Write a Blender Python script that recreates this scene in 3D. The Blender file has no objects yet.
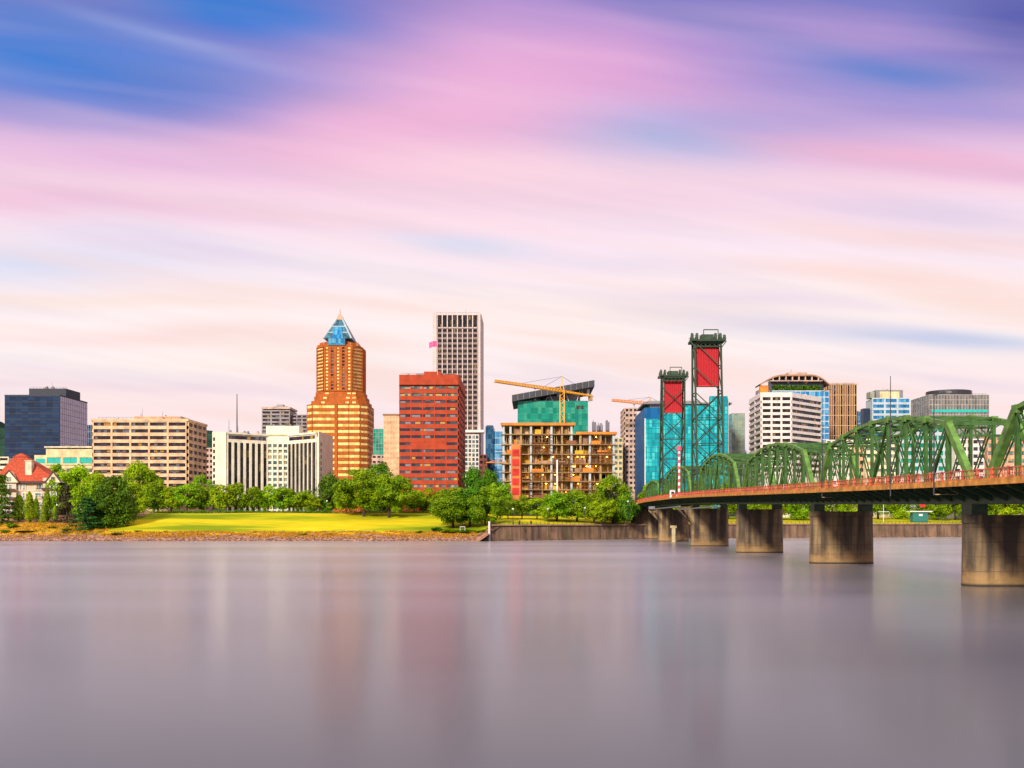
import bpy, math, random
from mathutils import Vector
random.seed(7)
C = bpy.context.scene.collection
sc = bpy.context.scene
PI = math.pi
XC, HY, F, CH = 532.0, 522.0, 960.0, 8.0
# ------------------------------------------------------------------ camera
cd = bpy.data.cameras.new('camera'); cam = bpy.data.objects.new('camera', cd); C.objects.link(cam)
cam.location = (0, 0, CH); cam.rotation_euler = (PI/2, 0, 0)
cd.sensor_width = 36; cd.lens = 33.75; cd.shift_x = -20/1024; cd.shift_y = 138/1024
cd.clip_start = 1; cd.clip_end = 12000
sc.camera = cam
# ------------------------------------------------------------------ sun, sky, exposure
SUN_EL, SUN_AZ = math.radians(28), math.radians(203)      # azimuth from +Y clockwise: behind the camera, to the left
sdir = Vector((math.sin(SUN_AZ)*math.cos(SUN_EL), math.cos(SUN_AZ)*math.cos(SUN_EL), math.sin(SUN_EL)))
sl = bpy.data.lights.new('sun', 'SUN'); sl.energy = 4.7; sl.angle = math.radians(9); sl.color = (1.0, 0.87, 0.72)
so = bpy.data.objects.new('sun', sl); C.objects.link(so); so.location = (-100, -100, 200)
so.rotation_euler = (-sdir).to_track_quat('-Z', 'Y').to_euler()
sc.view_settings.view_transform = 'Standard'; sc.view_settings.look = 'None'
sc.view_settings.exposure = 0.0; sc.view_settings.gamma = 1.0; sc.view_settings.use_curve_mapping = False
sc.cycles.max_bounces = 5; sc.cycles.diffuse_bounces = 2; sc.cycles.glossy_bounces = 3
sc.cycles.transmission_bounces = 3; sc.cycles.caustics_reflective = False; sc.cycles.caustics_refractive = False

def lin(c):
    r = []
    for v in c:
        v = v/255.0
        r.append(v/12.92 if v <= 0.04045 else ((v+0.055)/1.055)**2.4)
    return (r[0], r[1], r[2], 1)
def dirpx(px, py):
    v = Vector(((px-XC)/F, 1, (HY-py)/F)); l = math.sqrt(v.y*v.y*.88+.12*v.length_squared)
    return v.x/l, v.z/l, l

w = bpy.data.worlds.new('World'); sc.world = w; w.use_nodes = True
nt = w.node_tree; nt.nodes.clear(); N = nt.nodes.new; L = nt.links.new
def math_n(op, a, b=None, c=None, T=None):
    T = T or nt
    n = T.nodes.new('ShaderNodeMath'); n.operation = op
    for i, v in enumerate((a, b, c)):
        if v is None: continue
        if isinstance(v, (int, float)): n.inputs[i].default_value = v
        else: T.links.new(v, n.inputs[i])
    return n.outputs[0]
def mixc(f, a, b, T=None, mode='MIX'):
    T = T or nt
    n = T.nodes.new('ShaderNodeMix'); n.data_type = 'RGBA'; n.blend_type = mode
    for i, v in ((0, f), (6, a), (7, b)):
        if isinstance(v, (int, float)): n.inputs[i].default_value = v
        elif isinstance(v, tuple): n.inputs[i].default_value = v
        else: T.links.new(v, n.inputs[i])
    return n.outputs[2]
tc = N('ShaderNodeTexCoord'); nm = N('ShaderNodeVectorMath'); nm.operation = 'NORMALIZE'; L(tc.outputs['Generated'], nm.inputs[0])
sp = N('ShaderNodeSeparateXYZ'); L(nm.outputs[0], sp.inputs[0])
ln = math_n('SQRT', math_n('ADD', math_n('MULTIPLY', math_n('MULTIPLY', sp.outputs['Y'], sp.outputs['Y']), .88), .12))
A0, E0 = math_n('DIVIDE', sp.outputs['X'], ln), math_n('DIVIDE', sp.outputs['Z'], ln)
def streak(sx, sz, tilt, detail, off):
    cb = N('ShaderNodeCombineXYZ')
    e = math_n('ADD', E0, math_n('MULTIPLY', A0, tilt))
    L(math_n('MULTIPLY', A0, sx), cb.inputs[0]); L(math_n('MULTIPLY', e, sz), cb.inputs[2]); cb.inputs[1].default_value = off
    L(math_n('MULTIPLY', sp.outputs['Y'], sx*.5), cb.inputs[1]) if off == 0 else None
    n = N('ShaderNodeTexNoise'); n.inputs['Scale'].default_value = 1; n.inputs['Detail'].default_value = detail; n.inputs['Roughness'].default_value = .45
    L(cb.outputs[0], n.inputs['Vector']); return math_n('SUBTRACT', n.outputs[0], 0.5)
n1 = streak(1.8, 6, .22, 2, 3.1); n2 = streak(2.6, 16, .20, 3, 7.7); n3 = streak(2.4, 26, .12, 3, 1.3); n4 = streak(5, 70, .2, 2, 9.1)
E = math_n('ADD', E0, math_n('ADD', math_n('MULTIPLY', n1, .045), math_n('MULTIPLY', n2, .022)))
A = math_n('ADD', A0, math_n('MULTIPLY', n1, .12))
rp = N('ShaderNodeValToRGB'); cr = rp.color_ramp; cr.interpolation = 'B_SPLINE'
stops = [(522, (252,234,232)), (430, (250,230,232)), (390, (251,229,231)), (350, (254,242,241)), (310, (254,240,240)), (270, (249,232,241)), (235, (248,228,240)), (200, (250,218,230)),
         (155, (238,196,224)), (110, (206,170,216)), (60, (155,145,208)), (5, (105,115,192)), (-70, (125,125,195)), (-260, (222,196,222)), (-440, (248,226,232))]
for i, (py, c) in enumerate(stops):
    e = dirpx(450, py)[1]
    el = cr.elements[i] if i < 2 else cr.elements.new(max(0, min(1, e)))
    el.position = max(0, min(1, e)); el.color = lin(c)
L(E, rp.inputs[0]); col = rp.outputs[0]
blobs = [ # px, py, w, h, slope (down to the right), colour, strength
 (270,85,170,32,.04,(140,138,206),.7),(60,62,230,42,.06,(66,128,214),1.0),(190,88,130,22,.10,(84,124,204),.8),(275,2,130,24,.16,(8,118,212),1.15),(40,15,110,16,.10,(88,132,208),.5),
 (180,32,110,9,.28,(150,165,218),.5),(400,45,90,14,.25,(150,142,208),.5),(450,118,170,26,-.10,(244,184,214),.85),(90,118,160,14,.12,(160,152,212),.6),
 (600,58,135,38,.25,(241,172,217),.95),(505,72,150,42,.02,(239,176,217),.9),(470,128,200,26,.06,(240,180,216),.7),(430,165,200,20,.08,(250,205,220),.7),
 (300,145,120,14,.08,(236,178,214),.5),(140,160,150,14,.06,(226,178,220),.6),(70,205,210,14,.06,(243,192,220),.8),(300,215,200,10,.05,(248,208,216),.5),
 (660,146,100,26,.06,(170,182,226),.95),(720,125,90,14,.08,(180,175,222),.65),(700,55,100,18,.2,(190,150,212),.6),
 (560,20,90,22,.1,(170,145,210),.5),(700,10,110,16,.1,(125,120,195),.6),(820,95,190,46,.10,(150,138,208),.6),(900,72,110,20,.08,(100,132,206),.9),(860,32,130,14,.22,(170,140,206),.7),(1020,20,90,40,.2,(78,84,165),.8),(960,110,130,14,.1,(162,150,212),.7),
 (900,160,150,14,.10,(242,182,212),.85),(1000,185,120,12,.10,(232,176,210),.6),(560,180,160,22,.05,(250,215,226),.6),(800,200,170,20,.04,(238,208,230),.5),
 (40,262,130,20,.06,(212,218,242),.8),(480,238,70,9,.06,(206,218,240),.8),(930,240,170,9,.08,(248,212,206),.6),(850,275,190,9,.08,(250,214,205),.6),(920,215,100,10,.08,(220,205,232),.5),
 (930,342,150,8,.08,(192,204,232),.9),(800,330,90,5,.05,(222,218,238),.5),(980,300,110,10,.05,(248,218,205),.6),(120,333,210,7,.03,(250,215,216),.5),(640,305,260,22,.02,(253,232,222),.6),(60,298,150,6,.06,(252,226,212),.6),(200,250,180,8,.12,(226,214,238),.55),(420,275,150,7,.12,(255,240,238),.7),(620,255,160,8,.12,(232,220,240),.5),(150,385,160,6,.05,(240,214,222),.5),(760,300,150,7,.10,(232,214,234),.55),
 (300,300,160,8,.03,(250,226,222),.4),(240,362,160,9,.02,(252,238,230),.6),(700,370,220,12,.02,(248,224,222),.5)]
for (px, py, bw, bh, s, c, st) in blobs:
    a, e, l = dirpx(px, py); wa, we = bw/F/l, bh/F/l*1.15
    da = math_n('SUBTRACT', A, a)
    dz = math_n('MULTIPLY', math_n('ADD', math_n('SUBTRACT', E, e), math_n('MULTIPLY', da, s)), 1/we)
    dx = math_n('MULTIPLY', da, 1/wa)
    r2 = math_n('ADD', math_n('MULTIPLY', dx, dx), math_n('MULTIPLY', dz, dz))
    f = math_n('MINIMUM', math_n('MULTIPLY', math_n('EXPONENT', math_n('MULTIPLY', r2, -1)), st), 1.0)
    col = mixc(f, col, lin(c))
br = math_n('ADD', 1.06, math_n('ADD', math_n('MULTIPLY', n3, .20), math_n('MULTIPLY', n4, .10)))
hs = N('ShaderNodeHueSaturation'); L(col, hs.inputs['Color']); L(br, hs.inputs['Value']); hs.inputs['Saturation'].default_value = 1.0
lowf = math_n('MULTIPLY', math_n('SUBTRACT', .42, E), 4.0)
lowf = math_n('MINIMUM', math_n('MAXIMUM', lowf, 0.15), 1.0)
clouds = mixc(math_n('MINIMUM', math_n('MULTIPLY', math_n('MULTIPLY', math_n('MAXIMUM', n3, 0), 3.2), lowf), .6), hs.outputs[0], lin((252,218,208)))
clouds = mixc(math_n('MINIMUM', math_n('MULTIPLY', math_n('MULTIPLY', math_n('MAXIMUM', math_n('MULTIPLY', n3, -1), 0), 2.2), lowf), .6), clouds, lin((218,206,232)))
sky = N('ShaderNodeTexSky'); sky.sky_type = 'NISHITA'; sky.sun_disc = False; sky.sun_elevation = SUN_EL; sky.sun_rotation = SUN_AZ
bg1 = N('ShaderNodeBackground'); L(sky.outputs[0], bg1.inputs[0]); bg1.inputs[1].default_value = .06
bg2 = N('ShaderNodeBackground'); L(clouds, bg2.inputs[0]); bg2.inputs[1].default_value = 1.0
ms = N('ShaderNodeMixShader'); ms.inputs[0].default_value = .96; L(bg1.outputs[0], ms.inputs[1]); L(bg2.outputs[0], ms.inputs[2])
wo = N('ShaderNodeOutputWorld'); L(ms.outputs[0], wo.inputs[0])

# ------------------------------------------------------------------ materials
M = {}
def newmat(name):
    m = bpy.data.materials.new(name); m.use_nodes = True; t = m.node_tree
    return m, t, t.nodes['Principled BSDF']
def noise(t, scale, detail=4, stretch=(1,1,1), coord='Object'):
    tcn = t.nodes.new('ShaderNodeTexCoord') if coord != 'Position' else t.nodes.new('ShaderNodeNewGeometry')
    mp = t.nodes.new('ShaderNodeMapping'); mp.inputs['Scale'].default_value = stretch
    t.links.new(tcn.outputs[coord], mp.inputs[0])
    n = t.nodes.new('ShaderNodeTexNoise'); n.inputs['Scale'].default_value = scale; n.inputs['Detail'].default_value = detail
    t.links.new(mp.outputs[0], n.inputs['Vector']); return n.outputs[0]
def ramp(t, v, a, b):
    m = t.nodes.new('ShaderNodeMapRange'); m.inputs[1].default_value = a; m.inputs[2].default_value = b
    t.links.new(v, m.inputs[0]); return m.outputs[0]
def wallmat(name, c, var=.24, rough=.8, scale=.25, metal=0, stain=.42):
    m, t, p = newmat(name); c = tuple(c)+(1,)
    d = tuple(x*(1-var*1.6) for x in c[:3])+(1,); h = tuple(min(.95, x*(1+var*.6)) for x in c[:3])+(1,)
    a = mixc(ramp(t, noise(t, scale, 5, coord='Position'), .3, .7), d, h, t)
    st = ramp(t, noise(t, 1.0, 3, (.7, .7, .05), 'Position'), .52, .8)
    a = mixc(math_n('MULTIPLY', st, stain, T=t), a, tuple(x*.45 for x in c[:3])+(1,), t)
    t.links.new(a, p.inputs['Base Color']); p.inputs['Roughness'].default_value = rough; p.inputs['Metallic'].default_value = metal
    bp = t.nodes.new('ShaderNodeBump'); bp.inputs['Strength'].default_value = .25; bp.inputs['Distance'].default_value = .1
    t.links.new(noise(t, 2.5, 4, coord='Position'), bp.inputs['Height']); t.links.new(bp.outputs[0], p.inputs['Normal'])
    M[name] = m; return m
def glassmat(name, cols, pane=(1.5, 1.5, 3.6), rough=.08, metal=0.0, tilt=.03, spec=.3, coat=0.0):
    """window glass: each pane a little different in tint and tilt; some colours paint in blinds, lit rooms and reflections"""
    m, t, p = newmat(name)
    g = t.nodes.new('ShaderNodeNewGeometry')
    dv = t.nodes.new('ShaderNodeVectorMath'); dv.operation = 'DIVIDE'; t.links.new(g.outputs['Position'], dv.inputs[0]); dv.inputs[1].default_value = pane
    ad = t.nodes.new('ShaderNodeVectorMath'); ad.operation = 'ADD'; ad.inputs[1].default_value = (.37, .37, .29); t.links.new(dv.outputs[0], ad.inputs[0])
    fl = t.nodes.new('ShaderNodeVectorMath'); fl.operation = 'FLOOR'; t.links.new(ad.outputs[0], fl.inputs[0])
    wn = t.nodes.new('ShaderNodeTexWhiteNoise'); t.links.new(fl.outputs[0], wn.inputs['Vector'])
    oi = t.nodes.new('ShaderNodeObjectInfo')
    r = t.nodes.new('ShaderNodeValToRGB'); r.color_ramp.interpolation = 'CONSTANT'
    k = len(cols); tot = 0
    for i, (c, wt) in enumerate(cols):
        el = r.color_ramp.elements[i] if i < 2 else r.color_ramp.elements.new(tot)
        el.position = tot; el.color = tuple(c)+(1,); tot += wt
    if k == 1: r.color_ramp.elements[1].color = tuple(cols[0][0])+(1,)
    v = math_n('FRACT', math_n('ADD', wn.outputs['Value'], math_n('MULTIPLY', oi.outputs['Random'], .13, T=t), T=t), T=t)
    t.links.new(v, r.inputs[0]); t.links.new(r.outputs[0], p.inputs['Base Color'])
    sb = t.nodes.new('ShaderNodeVectorMath'); sb.operation = 'SUBTRACT'; t.links.new(wn.outputs['Color'], sb.inputs[0]); sb.inputs[1].default_value = (.5, .5, .5)
    scn = t.nodes.new('ShaderNodeVectorMath'); scn.operation = 'SCALE'; t.links.new(sb.outputs[0], scn.inputs[0]); scn.inputs['Scale'].default_value = tilt
    an = t.nodes.new('ShaderNodeVectorMath'); an.operation = 'ADD'; t.links.new(scn.outputs[0], an.inputs[0]); t.links.new(g.outputs['Normal'], an.inputs[1])
    nn = t.nodes.new('ShaderNodeVectorMath'); nn.operation = 'NORMALIZE'; t.links.new(an.outputs[0], nn.inputs[0]); t.links.new(nn.outputs[0], p.inputs['Normal'])
    p.inputs['Roughness'].default_value = rough; p.inputs['Metallic'].default_value = metal; p.inputs['Specular IOR Level'].default_value = spec
    M[name] = m; return m
def plain(name, c, rough=.6, metal=0, emit=0):
    m, t, p = newmat(name); p.inputs['Base Color'].default_value = tuple(c)+(1,); p.inputs['Roughness'].default_value = rough; p.inputs['Metallic'].default_value = metal
    nv = noise(t, 1.2, 4, coord='Position')
    a = mixc(ramp(t, nv, .3, .7), tuple(x*.8 for x in c)+(1,), tuple(min(1, x*1.12) for x in c)+(1,), t); t.links.new(a, p.inputs['Base Color'])
    if emit: p.inputs['Emission Color'].default_value = tuple(c)+(1,); p.inputs['Emission Strength'].default_value = emit
    M[name] = m; return m

wallmat('cream_concrete', (.78,.54,.31)); wallmat('pale_cream', (.82,.75,.52)); wallmat('white_concrete', (.80,.73,.68), .08); wallmat('white_plaster', (.84,.79,.62), .1)
wallmat('beige_panel', (.62,.45,.36)); wallmat('red_brick', (.45,.052,.010), .2); wallmat('orange_brick', (.47,.115,.008), .2); wallmat('brown_stone', (.42,.24,.14)); wallmat('dark_brick', (.2,.06,.04))
wallmat('yellow_cream', (.78,.66,.36)); wallmat('grey_concrete', (.33,.31,.30)); wallmat('bronze', (.30,.13,.06), .1, .45); wallmat('gold_trim', (.66,.46,.22), .1, .5)
wallmat('navy_panel', (.012,.028,.06), .1, .35); wallmat('slab_concrete', (.42,.29,.13)); wallmat('tower_band', (.27,.20,.18), .1); wallmat('tower_white', (.66,.56,.52), .08); wallmat('navy_top', (.010,.018,.035), .1, .6); wallmat('plywood', (.86,.46,.03), .25); wallmat('orange_form', (.75,.25,.03)); wallmat('hoist_mesh', (.72,.22,.06)); wallmat('red_mesh', (.62,.03,.02))
wallmat('pale_column', (.50,.60,.64), .1); wallmat('roof_grey', (.25,.25,.26)); wallmat('dark_roof', (.03,.035,.045), .1, .5); wallmat('roof_tile', (.50,.07,.02), .3, .8, 1.2); wallmat('wood_trim', (.10,.05,.04))
wallmat('stucco', (.74,.60,.42)); wallmat('olive_stone', (.30,.34,.24)); wallmat('blue_metal', (.05,.20,.28), .6, .35); wallmat('teal_metal', (.015,.17,.20), .1, .4); wallmat('peach_panel', (.72,.42,.26)); wallmat('tan_stone', (.5,.42,.34))
glassmat('glass_dark', [((.012,.010,.012),.5),((.03,.025,.028),.32),((.07,.05,.03),.15),((.2,.14,.05),.03)])
glassmat('glass_navy', [((.010,.030,.075),.5),((.014,.042,.10),.3),((.008,.022,.055),.2)], (4,4,1.9), .08, 0, .006, .35); glassmat('glass_mirror', [((.30,.26,.34),.5),((.26,.23,.31),.5)], (2,2,1.9), .06, .85, .012)
glassmat('glass_teal', [((.0,.38,.44),.35),((.01,.46,.52),.25),((.06,.62,.64),.2),((.0,.28,.36),.2)], (1.5,1.5,3.8), .10, .15, .05); glassmat('glass_side_blue', [((.01,.10,.28),.5),((.015,.13,.34),.5)], (2,2,3.8), .4, 0, .03, .04)
glassmat('glass_green', [((.0,.22,.14),.4),((.01,.30,.20),.35),((.04,.36,.22),.25)], (2.4,2.4,3.8), .12, .1, .05)
glassmat('glass_blue', [((.02,.20,.46),.4),((.04,.32,.62),.35),((.12,.44,.70),.25)], (1.8,1.8,3.7), .08, .3, .05)
glassmat('glass_deepblue', [((.01,.06,.14),.4),((.02,.10,.22),.35),((.05,.16,.28),.25)], (1.5,1.5,3.5), .08, .1, .04)
glassmat('glass_pale', [((.30,.42,.36),.4),((.40,.48,.36),.35),((.24,.34,.32),.25)], (2.2,2.2,3.6), .12, .2, .05)
glassmat('glass_grey', [((.14,.16,.16),.4),((.18,.20,.20),.3),((.10,.12,.13),.3)], (1.5,1.5,3.6), .12, .1, .04)
glassmat('glass_cream', [((.95,.76,.26),.5),((.86,.62,.18),.3),((.70,.44,.10),.2)], (3,3,4.7), .2, 0, .05); glassmat('glass_brickwin', [((.025,.03,.05),.5),((.06,.07,.10),.32),((.20,.24,.28),.13),((.45,.30,.08),.05)], (2.6,2.6,3.6))
glassmat('glass_tint', [((.05,.10,.10),.4),((.12,.18,.17),.3),((.30,.34,.28),.2),((.5,.36,.12),.1)], (1.6,1.6,3.6))
glassmat('glass_office', [((.025,.018,.03),.5),((.05,.04,.055),.28),((.14,.14,.17),.16),((.40,.22,.05),.06)], (1.7,1.7,3.6))
plain('teal_glass_bright', (.02,.50,.42), .15); plain('steel_grey', (.25,.26,.27), .5, .3); plain('white_paint', (.8,.8,.78), .5); plain('crane_yellow', (.85,.42,.02), .5); plain('crane_orange', (.75,.28,.06), .5)
plain('weight_red', (.42,.003,.012), .75); plain('pink_red', (.75,.10,.16), .5); plain('flag_pink', (.75,.15,.45), .7); plain('flag_blue', (.12,.1,.35), .7); plain('dark_metal', (.03,.03,.035), .5, .3); plain('sign_red', (.7,.02,.02), .5)
plain('kiosk_teal', (.02,.18,.16), .5); plain('rust', (.25,.10,.04), .8); plain('trunk_bark', (.05,.035,.025), .9)
plain('lamp_lit', (1.0,.5,.08), .5, 0, 26.0)
def bridge_paint(name, c):
    m, t, p = newmat(name)
    a = mixc(ramp(t, noise(t, .8, 5, coord='Position'), .35, .65), tuple(x*.6 for x in c)+(1,), tuple(x*1.25 for x in c)+(1,), t)
    a = mixc(math_n('MULTIPLY', ramp(t, noise(t, 3, 4, (1,1,.3), 'Position'), .58, .72), .5, T=t), a, (.09,.05,.025,1), t)
    t.links.new(a, p.inputs['Base Color']); p.inputs['Roughness'].default_value = .5; M[name] = m
bridge_paint('bridge_green', (.11,.26,.038)); bridge_paint('tower_green', (.008,.038,.010)); bridge_paint('truss_shade_green', (.04,.13,.02)); bridge_paint('dark_green', (.03,.07,.03)); bridge_paint('rail_red', (.62,.13,.07)); bridge_paint('fascia_orange', (.70,.30,.045))  # inner truss members: bridge green darkened, their shade put into the colour
def pier_mat():
    m, t, p = newmat('pier_concrete'); c = mixc(ramp(t, noise(t, .35, 6, coord='Position'), .3, .7), (.20,.135,.07,1), (.40,.27,.13,1), t)
    s = ramp(t, noise(t, .55, 5, (1, 1, .07), 'Position'), .40, .58)
    c = mixc(math_n('MULTIPLY', s, .88, T=t), c, (.045,.035,.028,1), t)
    g = t.nodes.new('ShaderNodeNewGeometry'); sx = t.nodes.new('ShaderNodeSeparateXYZ'); t.links.new(g.outputs['Position'], sx.inputs[0])
    lowb = ramp(t, math_n('ADD', sx.outputs['Z'], math_n('MULTIPLY', noise(t, .6, 4, coord='Position'), 4, T=t), T=t), 4.6, 3.0)
    c = mixc(math_n('MULTIPLY', lowb, .6, T=t), c, (.42,.26,.10,1), t)
    wet = ramp(t, sx.outputs['Z'], .45, .15); c = mixc(wet, c, (.03,.025,.015,1), t)
    jo = math_n('FRACT', math_n('MULTIPLY', sx.outputs['Z'], .55, T=t), T=t); jl = math_n('LESS_THAN', jo, .06, T=t)
    c = mixc(math_n('MULTIPLY', jl, .45, T=t), c, (.06,.04,.03,1), t)
    t.links.new(c, p.inputs['Base Color']); p.inputs['Roughness'].default_value = .85
    bp = t.nodes.new('ShaderNodeBump'); bp.inputs['Strength'].default_value = .5; bp.inputs['Distance'].default_value = .15
    t.links.new(noise(t, 1.2, 6, (1,1,2), 'Position'), bp.inputs['Height']); t.links.new(bp.outputs[0], p.inputs['Normal']); M['pier_concrete'] = m
pier_mat()
def seawall_mat():
    m, t, p = newmat('seawall_concrete'); c = mixc(ramp(t, noise(t, .15, 6, coord='Position'), .3, .7), (.16,.10,.06,1), (.34,.21,.13,1), t)
    s = ramp(t, noise(t, .5, 5, (1, 1, .12), 'Position'), .42, .64); c = mixc(math_n('MULTIPLY', s, .8, T=t), c, (.05,.035,.03,1), t)
    c = mixc(math_n('MULTIPLY', ramp(t, noise(t, .22, 3, coord='Position'), .6, .7), .5, T=t), c, (.10,.12,.03,1), t)
    t.links.new(c, p.inputs['Base Color']); p.inputs['Roughness'].default_value = .9; M['seawall_concrete'] = m
seawall_mat()
def leafmat(name, a, b, trans=.25):
    m, t, p = newmat(name); oi = t.nodes.new('ShaderNodeObjectInfo')
    n = ramp(t, noise(t, 4.0, 3), .35, .65)
    g = t.nodes.new('ShaderNodeNewGeometry')
    f = math_n('ADD', math_n('MULTIPLY', n, .45, T=t), math_n('MULTIPLY', g.outputs['Random Per Island'], .55, T=t), T=t)
    c = mixc(f, tuple(a)+(1,), tuple(b)+(1,), t)
    h = t.nodes.new('ShaderNodeHueSaturation'); t.links.new(c, h.inputs['Color'])
    t.links.new(ramp2(t, oi.outputs['Random'], .485, .515), h.inputs['Hue']); t.links.new(ramp2(t, oi.outputs['Random'], .82, 1.15), h.inputs['Value'])
    p.inputs['Roughness'].default_value = .6; t.links.new(h.outputs[0], p.inputs['Base Color']); p.inputs['Specular IOR Level'].default_value = .2
    tr = t.nodes.new('ShaderNodeBsdfTranslucent'); t.links.new(h.outputs[0], tr.inputs[0])
    mx = t.nodes.new('ShaderNodeMixShader'); mx.inputs[0].default_value = trans; t.links.new(p.outputs[0], mx.inputs[1]); t.links.new(tr.outputs[0], mx.inputs[2])
    t.links.new(mx.outputs[0], t.nodes['Material Output'].inputs[0]); M[name] = m
def ramp2(t, v, a, b):
    m = t.nodes.new('ShaderNodeMapRange'); m.inputs[3].default_value = a; m.inputs[4].default_value = b
    t.links.new(v, m.inputs[0]); return m.outputs[0]
leafmat('leaf_bright', (.09,.28,.002), (.56,.72,.006), .35); leafmat('leaf_mid', (.016,.13,.002), (.40,.60,.005), .28); leafmat('leaf_dark', (.008,.07,.003), (.16,.36,.008), .2); leafmat('leaf_blue', (.012,.10,.02), (.06,.26,.04), .2)
leafmat('leaf_purple', (.035,.035,.02), (.09,.08,.03), .15); leafmat('leaf_dry', (.42,.20,.02), (.75,.42,.04))

# ------------------------------------------------------------------ mesh helpers
def X(px, Y): return (px-XC)/F*Y
def Z(py, Y): return CH-(py-HY)/F*Y
class MB:
    def __init__(s): s.v = []; s.f = []; s.m = []; s.mi = 0
    def add(s, vs, fs):
        o = len(s.v); s.v += [tuple(v) for v in vs]
        for f in fs: s.f.append(tuple(i+o for i in f)); s.m.append(s.mi)
    def box(s, x0, x1, y0, y1, z0, z1):
        s.add([(x0,y0,z0),(x1,y0,z0),(x1,y1,z0),(x0,y1,z0),(x0,y0,z1),(x1,y0,z1),(x1,y1,z1),(x0,y1,z1)],
              [(0,3,2,1),(4,5,6,7),(0,1,5,4),(1,2,6,5),(2,3,7,6),(3,0,4,7)])
    def obox(s, O, u, u0, u1, z0, z1, d0, d1):
        n = (u[1], -u[0]); P = lambda a, d, z: (O[0]+u[0]*a+n[0]*d, O[1]+u[1]*a+n[1]*d, z)
        s.add([P(u0,d1,z0),P(u1,d1,z0),P(u1,d0,z0),P(u0,d0,z0),P(u0,d1,z1),P(u1,d1,z1),P(u1,d0,z1),P(u0,d0,z1)],
              [(0,3,2,1),(4,5,6,7),(0,1,5,4),(1,2,6,5),(2,3,7,6),(3,0,4,7)])
    def prism(s, pts, z0, z1, pts1=None, cap=True):   # pts counter-clockwise seen from above; z may be lists
        n = len(pts); q = pts1 or pts
        zz0 = z0 if isinstance(z0, list) else [z0]*n; zz1 = z1 if isinstance(z1, list) else [z1]*n
        vs = [(p[0],p[1],zz0[i]) for i, p in enumerate(pts)]+[(p[0],p[1],zz1[i]) for i, p in enumerate(q)]
        fs = [(i,(i+1)%n,(i+1)%n+n,i+n) for i in range(n)]
        if cap: fs += [tuple(range(n-1,-1,-1)), tuple(range(n,2*n))]
        s.add(vs, fs)
    def beam(s, p, q, w=.4, h=None):
        p, q = Vector(p), Vector(q); h = h or w; d = (q-p)
        if d.length < 1e-6: return
        d.normalize(); up = Vector((0,0,1)) if abs(d.z) < .95 else Vector((0,1,0))
        a = d.cross(up).normalized()*w/2; b = a.cross(d).normalized()*h/2
        vs = [p-a-b, p+a-b, p+a+b, p-a+b, q-a-b, q+a-b, q+a+b, q-a+b]
        s.add(vs, [(0,1,2,3),(7,6,5,4),(1,0,4,5),(2,1,5,6),(3,2,6,7),(0,3,7,4)])
    def tube(s, p, q, r0, r1=None, n=8, cap=True):
        p, q = Vector(p), Vector(q); r1 = r0 if r1 is None else r1; d = (q-p).normalized()
        a = d.cross(Vector((0,0,1)) if abs(d.z) < .95 else Vector((0,1,0))).normalized(); b = d.cross(a)
        vs = [p+(a*math.cos(2*PI*i/n)+b*math.sin(2*PI*i/n))*r0 for i in range(n)]+[q+(a*math.cos(2*PI*i/n)+b*math.sin(2*PI*i/n))*r1 for i in range(n)]
        fs = [(i,(i+1)%n,(i+1)%n+n,i+n) for i in range(n)]
        if cap: fs += [tuple(range(n-1,-1,-1)), tuple(range(n,2*n))]
        s.add(vs, fs)
WL = {}
def wloc(o): return WL.get(o.name, Vector((0,0,0))) if o else Vector((0,0,0))
def tag(o, label=None, cat=None, group=None, kind=None):
    if label: o['label'] = label
    if cat: o['category'] = cat
    if group: o['group'] = group
    if kind: o['kind'] = kind
    return o
def build(name, mb, mats, parent=None, loc=None, smooth=False):
    """links the collected shape (world coordinates) as one mesh object"""
    if isinstance(mats, str): mats = [mats]
    L0 = Vector(loc) if loc else wloc(parent)
    me = bpy.data.meshes.new(name); me.from_pydata([tuple(Vector(v)-L0) for v in mb.v], [], mb.f); me.update()
    for m in mats: me.materials.append(M[m])
    if len(mats) > 1: me.polygons.foreach_set('material_index', mb.m)
    if smooth: me.polygons.foreach_set('use_smooth', [True]*len(me.polygons))
    o = bpy.data.objects.new(name, me); C.objects.link(o); o.parent = parent
    o.location = L0-wloc(parent); WL[o.name] = L0
    return o
def empty(name, loc, label=None, cat=None, group=None):
    o = bpy.data.objects.new(name, None); C.objects.link(o); o.location = loc; o.empty_display_size = .5; WL[o.name] = Vector(loc)
    return tag(o, label, cat, group)
WM = {}
def copy_tree(o, parent=None):
    c = o.copy(); C.objects.link(c); c.parent = parent
    for ch in o.children: copy_tree(ch, c)
    return c
# ------------------------------------------------------------------ terrain
def Ys(x):
    if x < -17: return 404+1.2*math.sin(x*.05)+.8*math.sin(x*.13+1)
    if x < 59: return 404+(x+17)*.737
    return 460+(x-59)*.31
def interp(pts, t):
    if t <= pts[0][0]: return pts[0][1]
    for (a, b), (c, d) in zip(pts, pts[1:]):
        if t <= c: return b+(d-b)*(t-a)/(c-a)
    return pts[-1][1]
PL = [(-6,-1.5),(0,-.4),(1,.1),(9,2.6),(17,4.8),(40,8.5),(60,11.4),(70,12.4),(85,12.3),(100,12)]
PR = [(0,6.9),(4,6.95),(30,9.2),(60,10.4),(100,12)]
def zt(x, y):
    t = y-Ys(x); a = interp(PL, t); b = interp(PR, t); k = max(0, min(1, (x+20)/4))
    if t > 5 and x < -60: a += .35*math.sin(x*.09+t*.1)*min(1, (t-5)/20)*(1 if t < 60 else max(0, 1-(t-60)/20))
    return a*(1-k)+b*k
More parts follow.
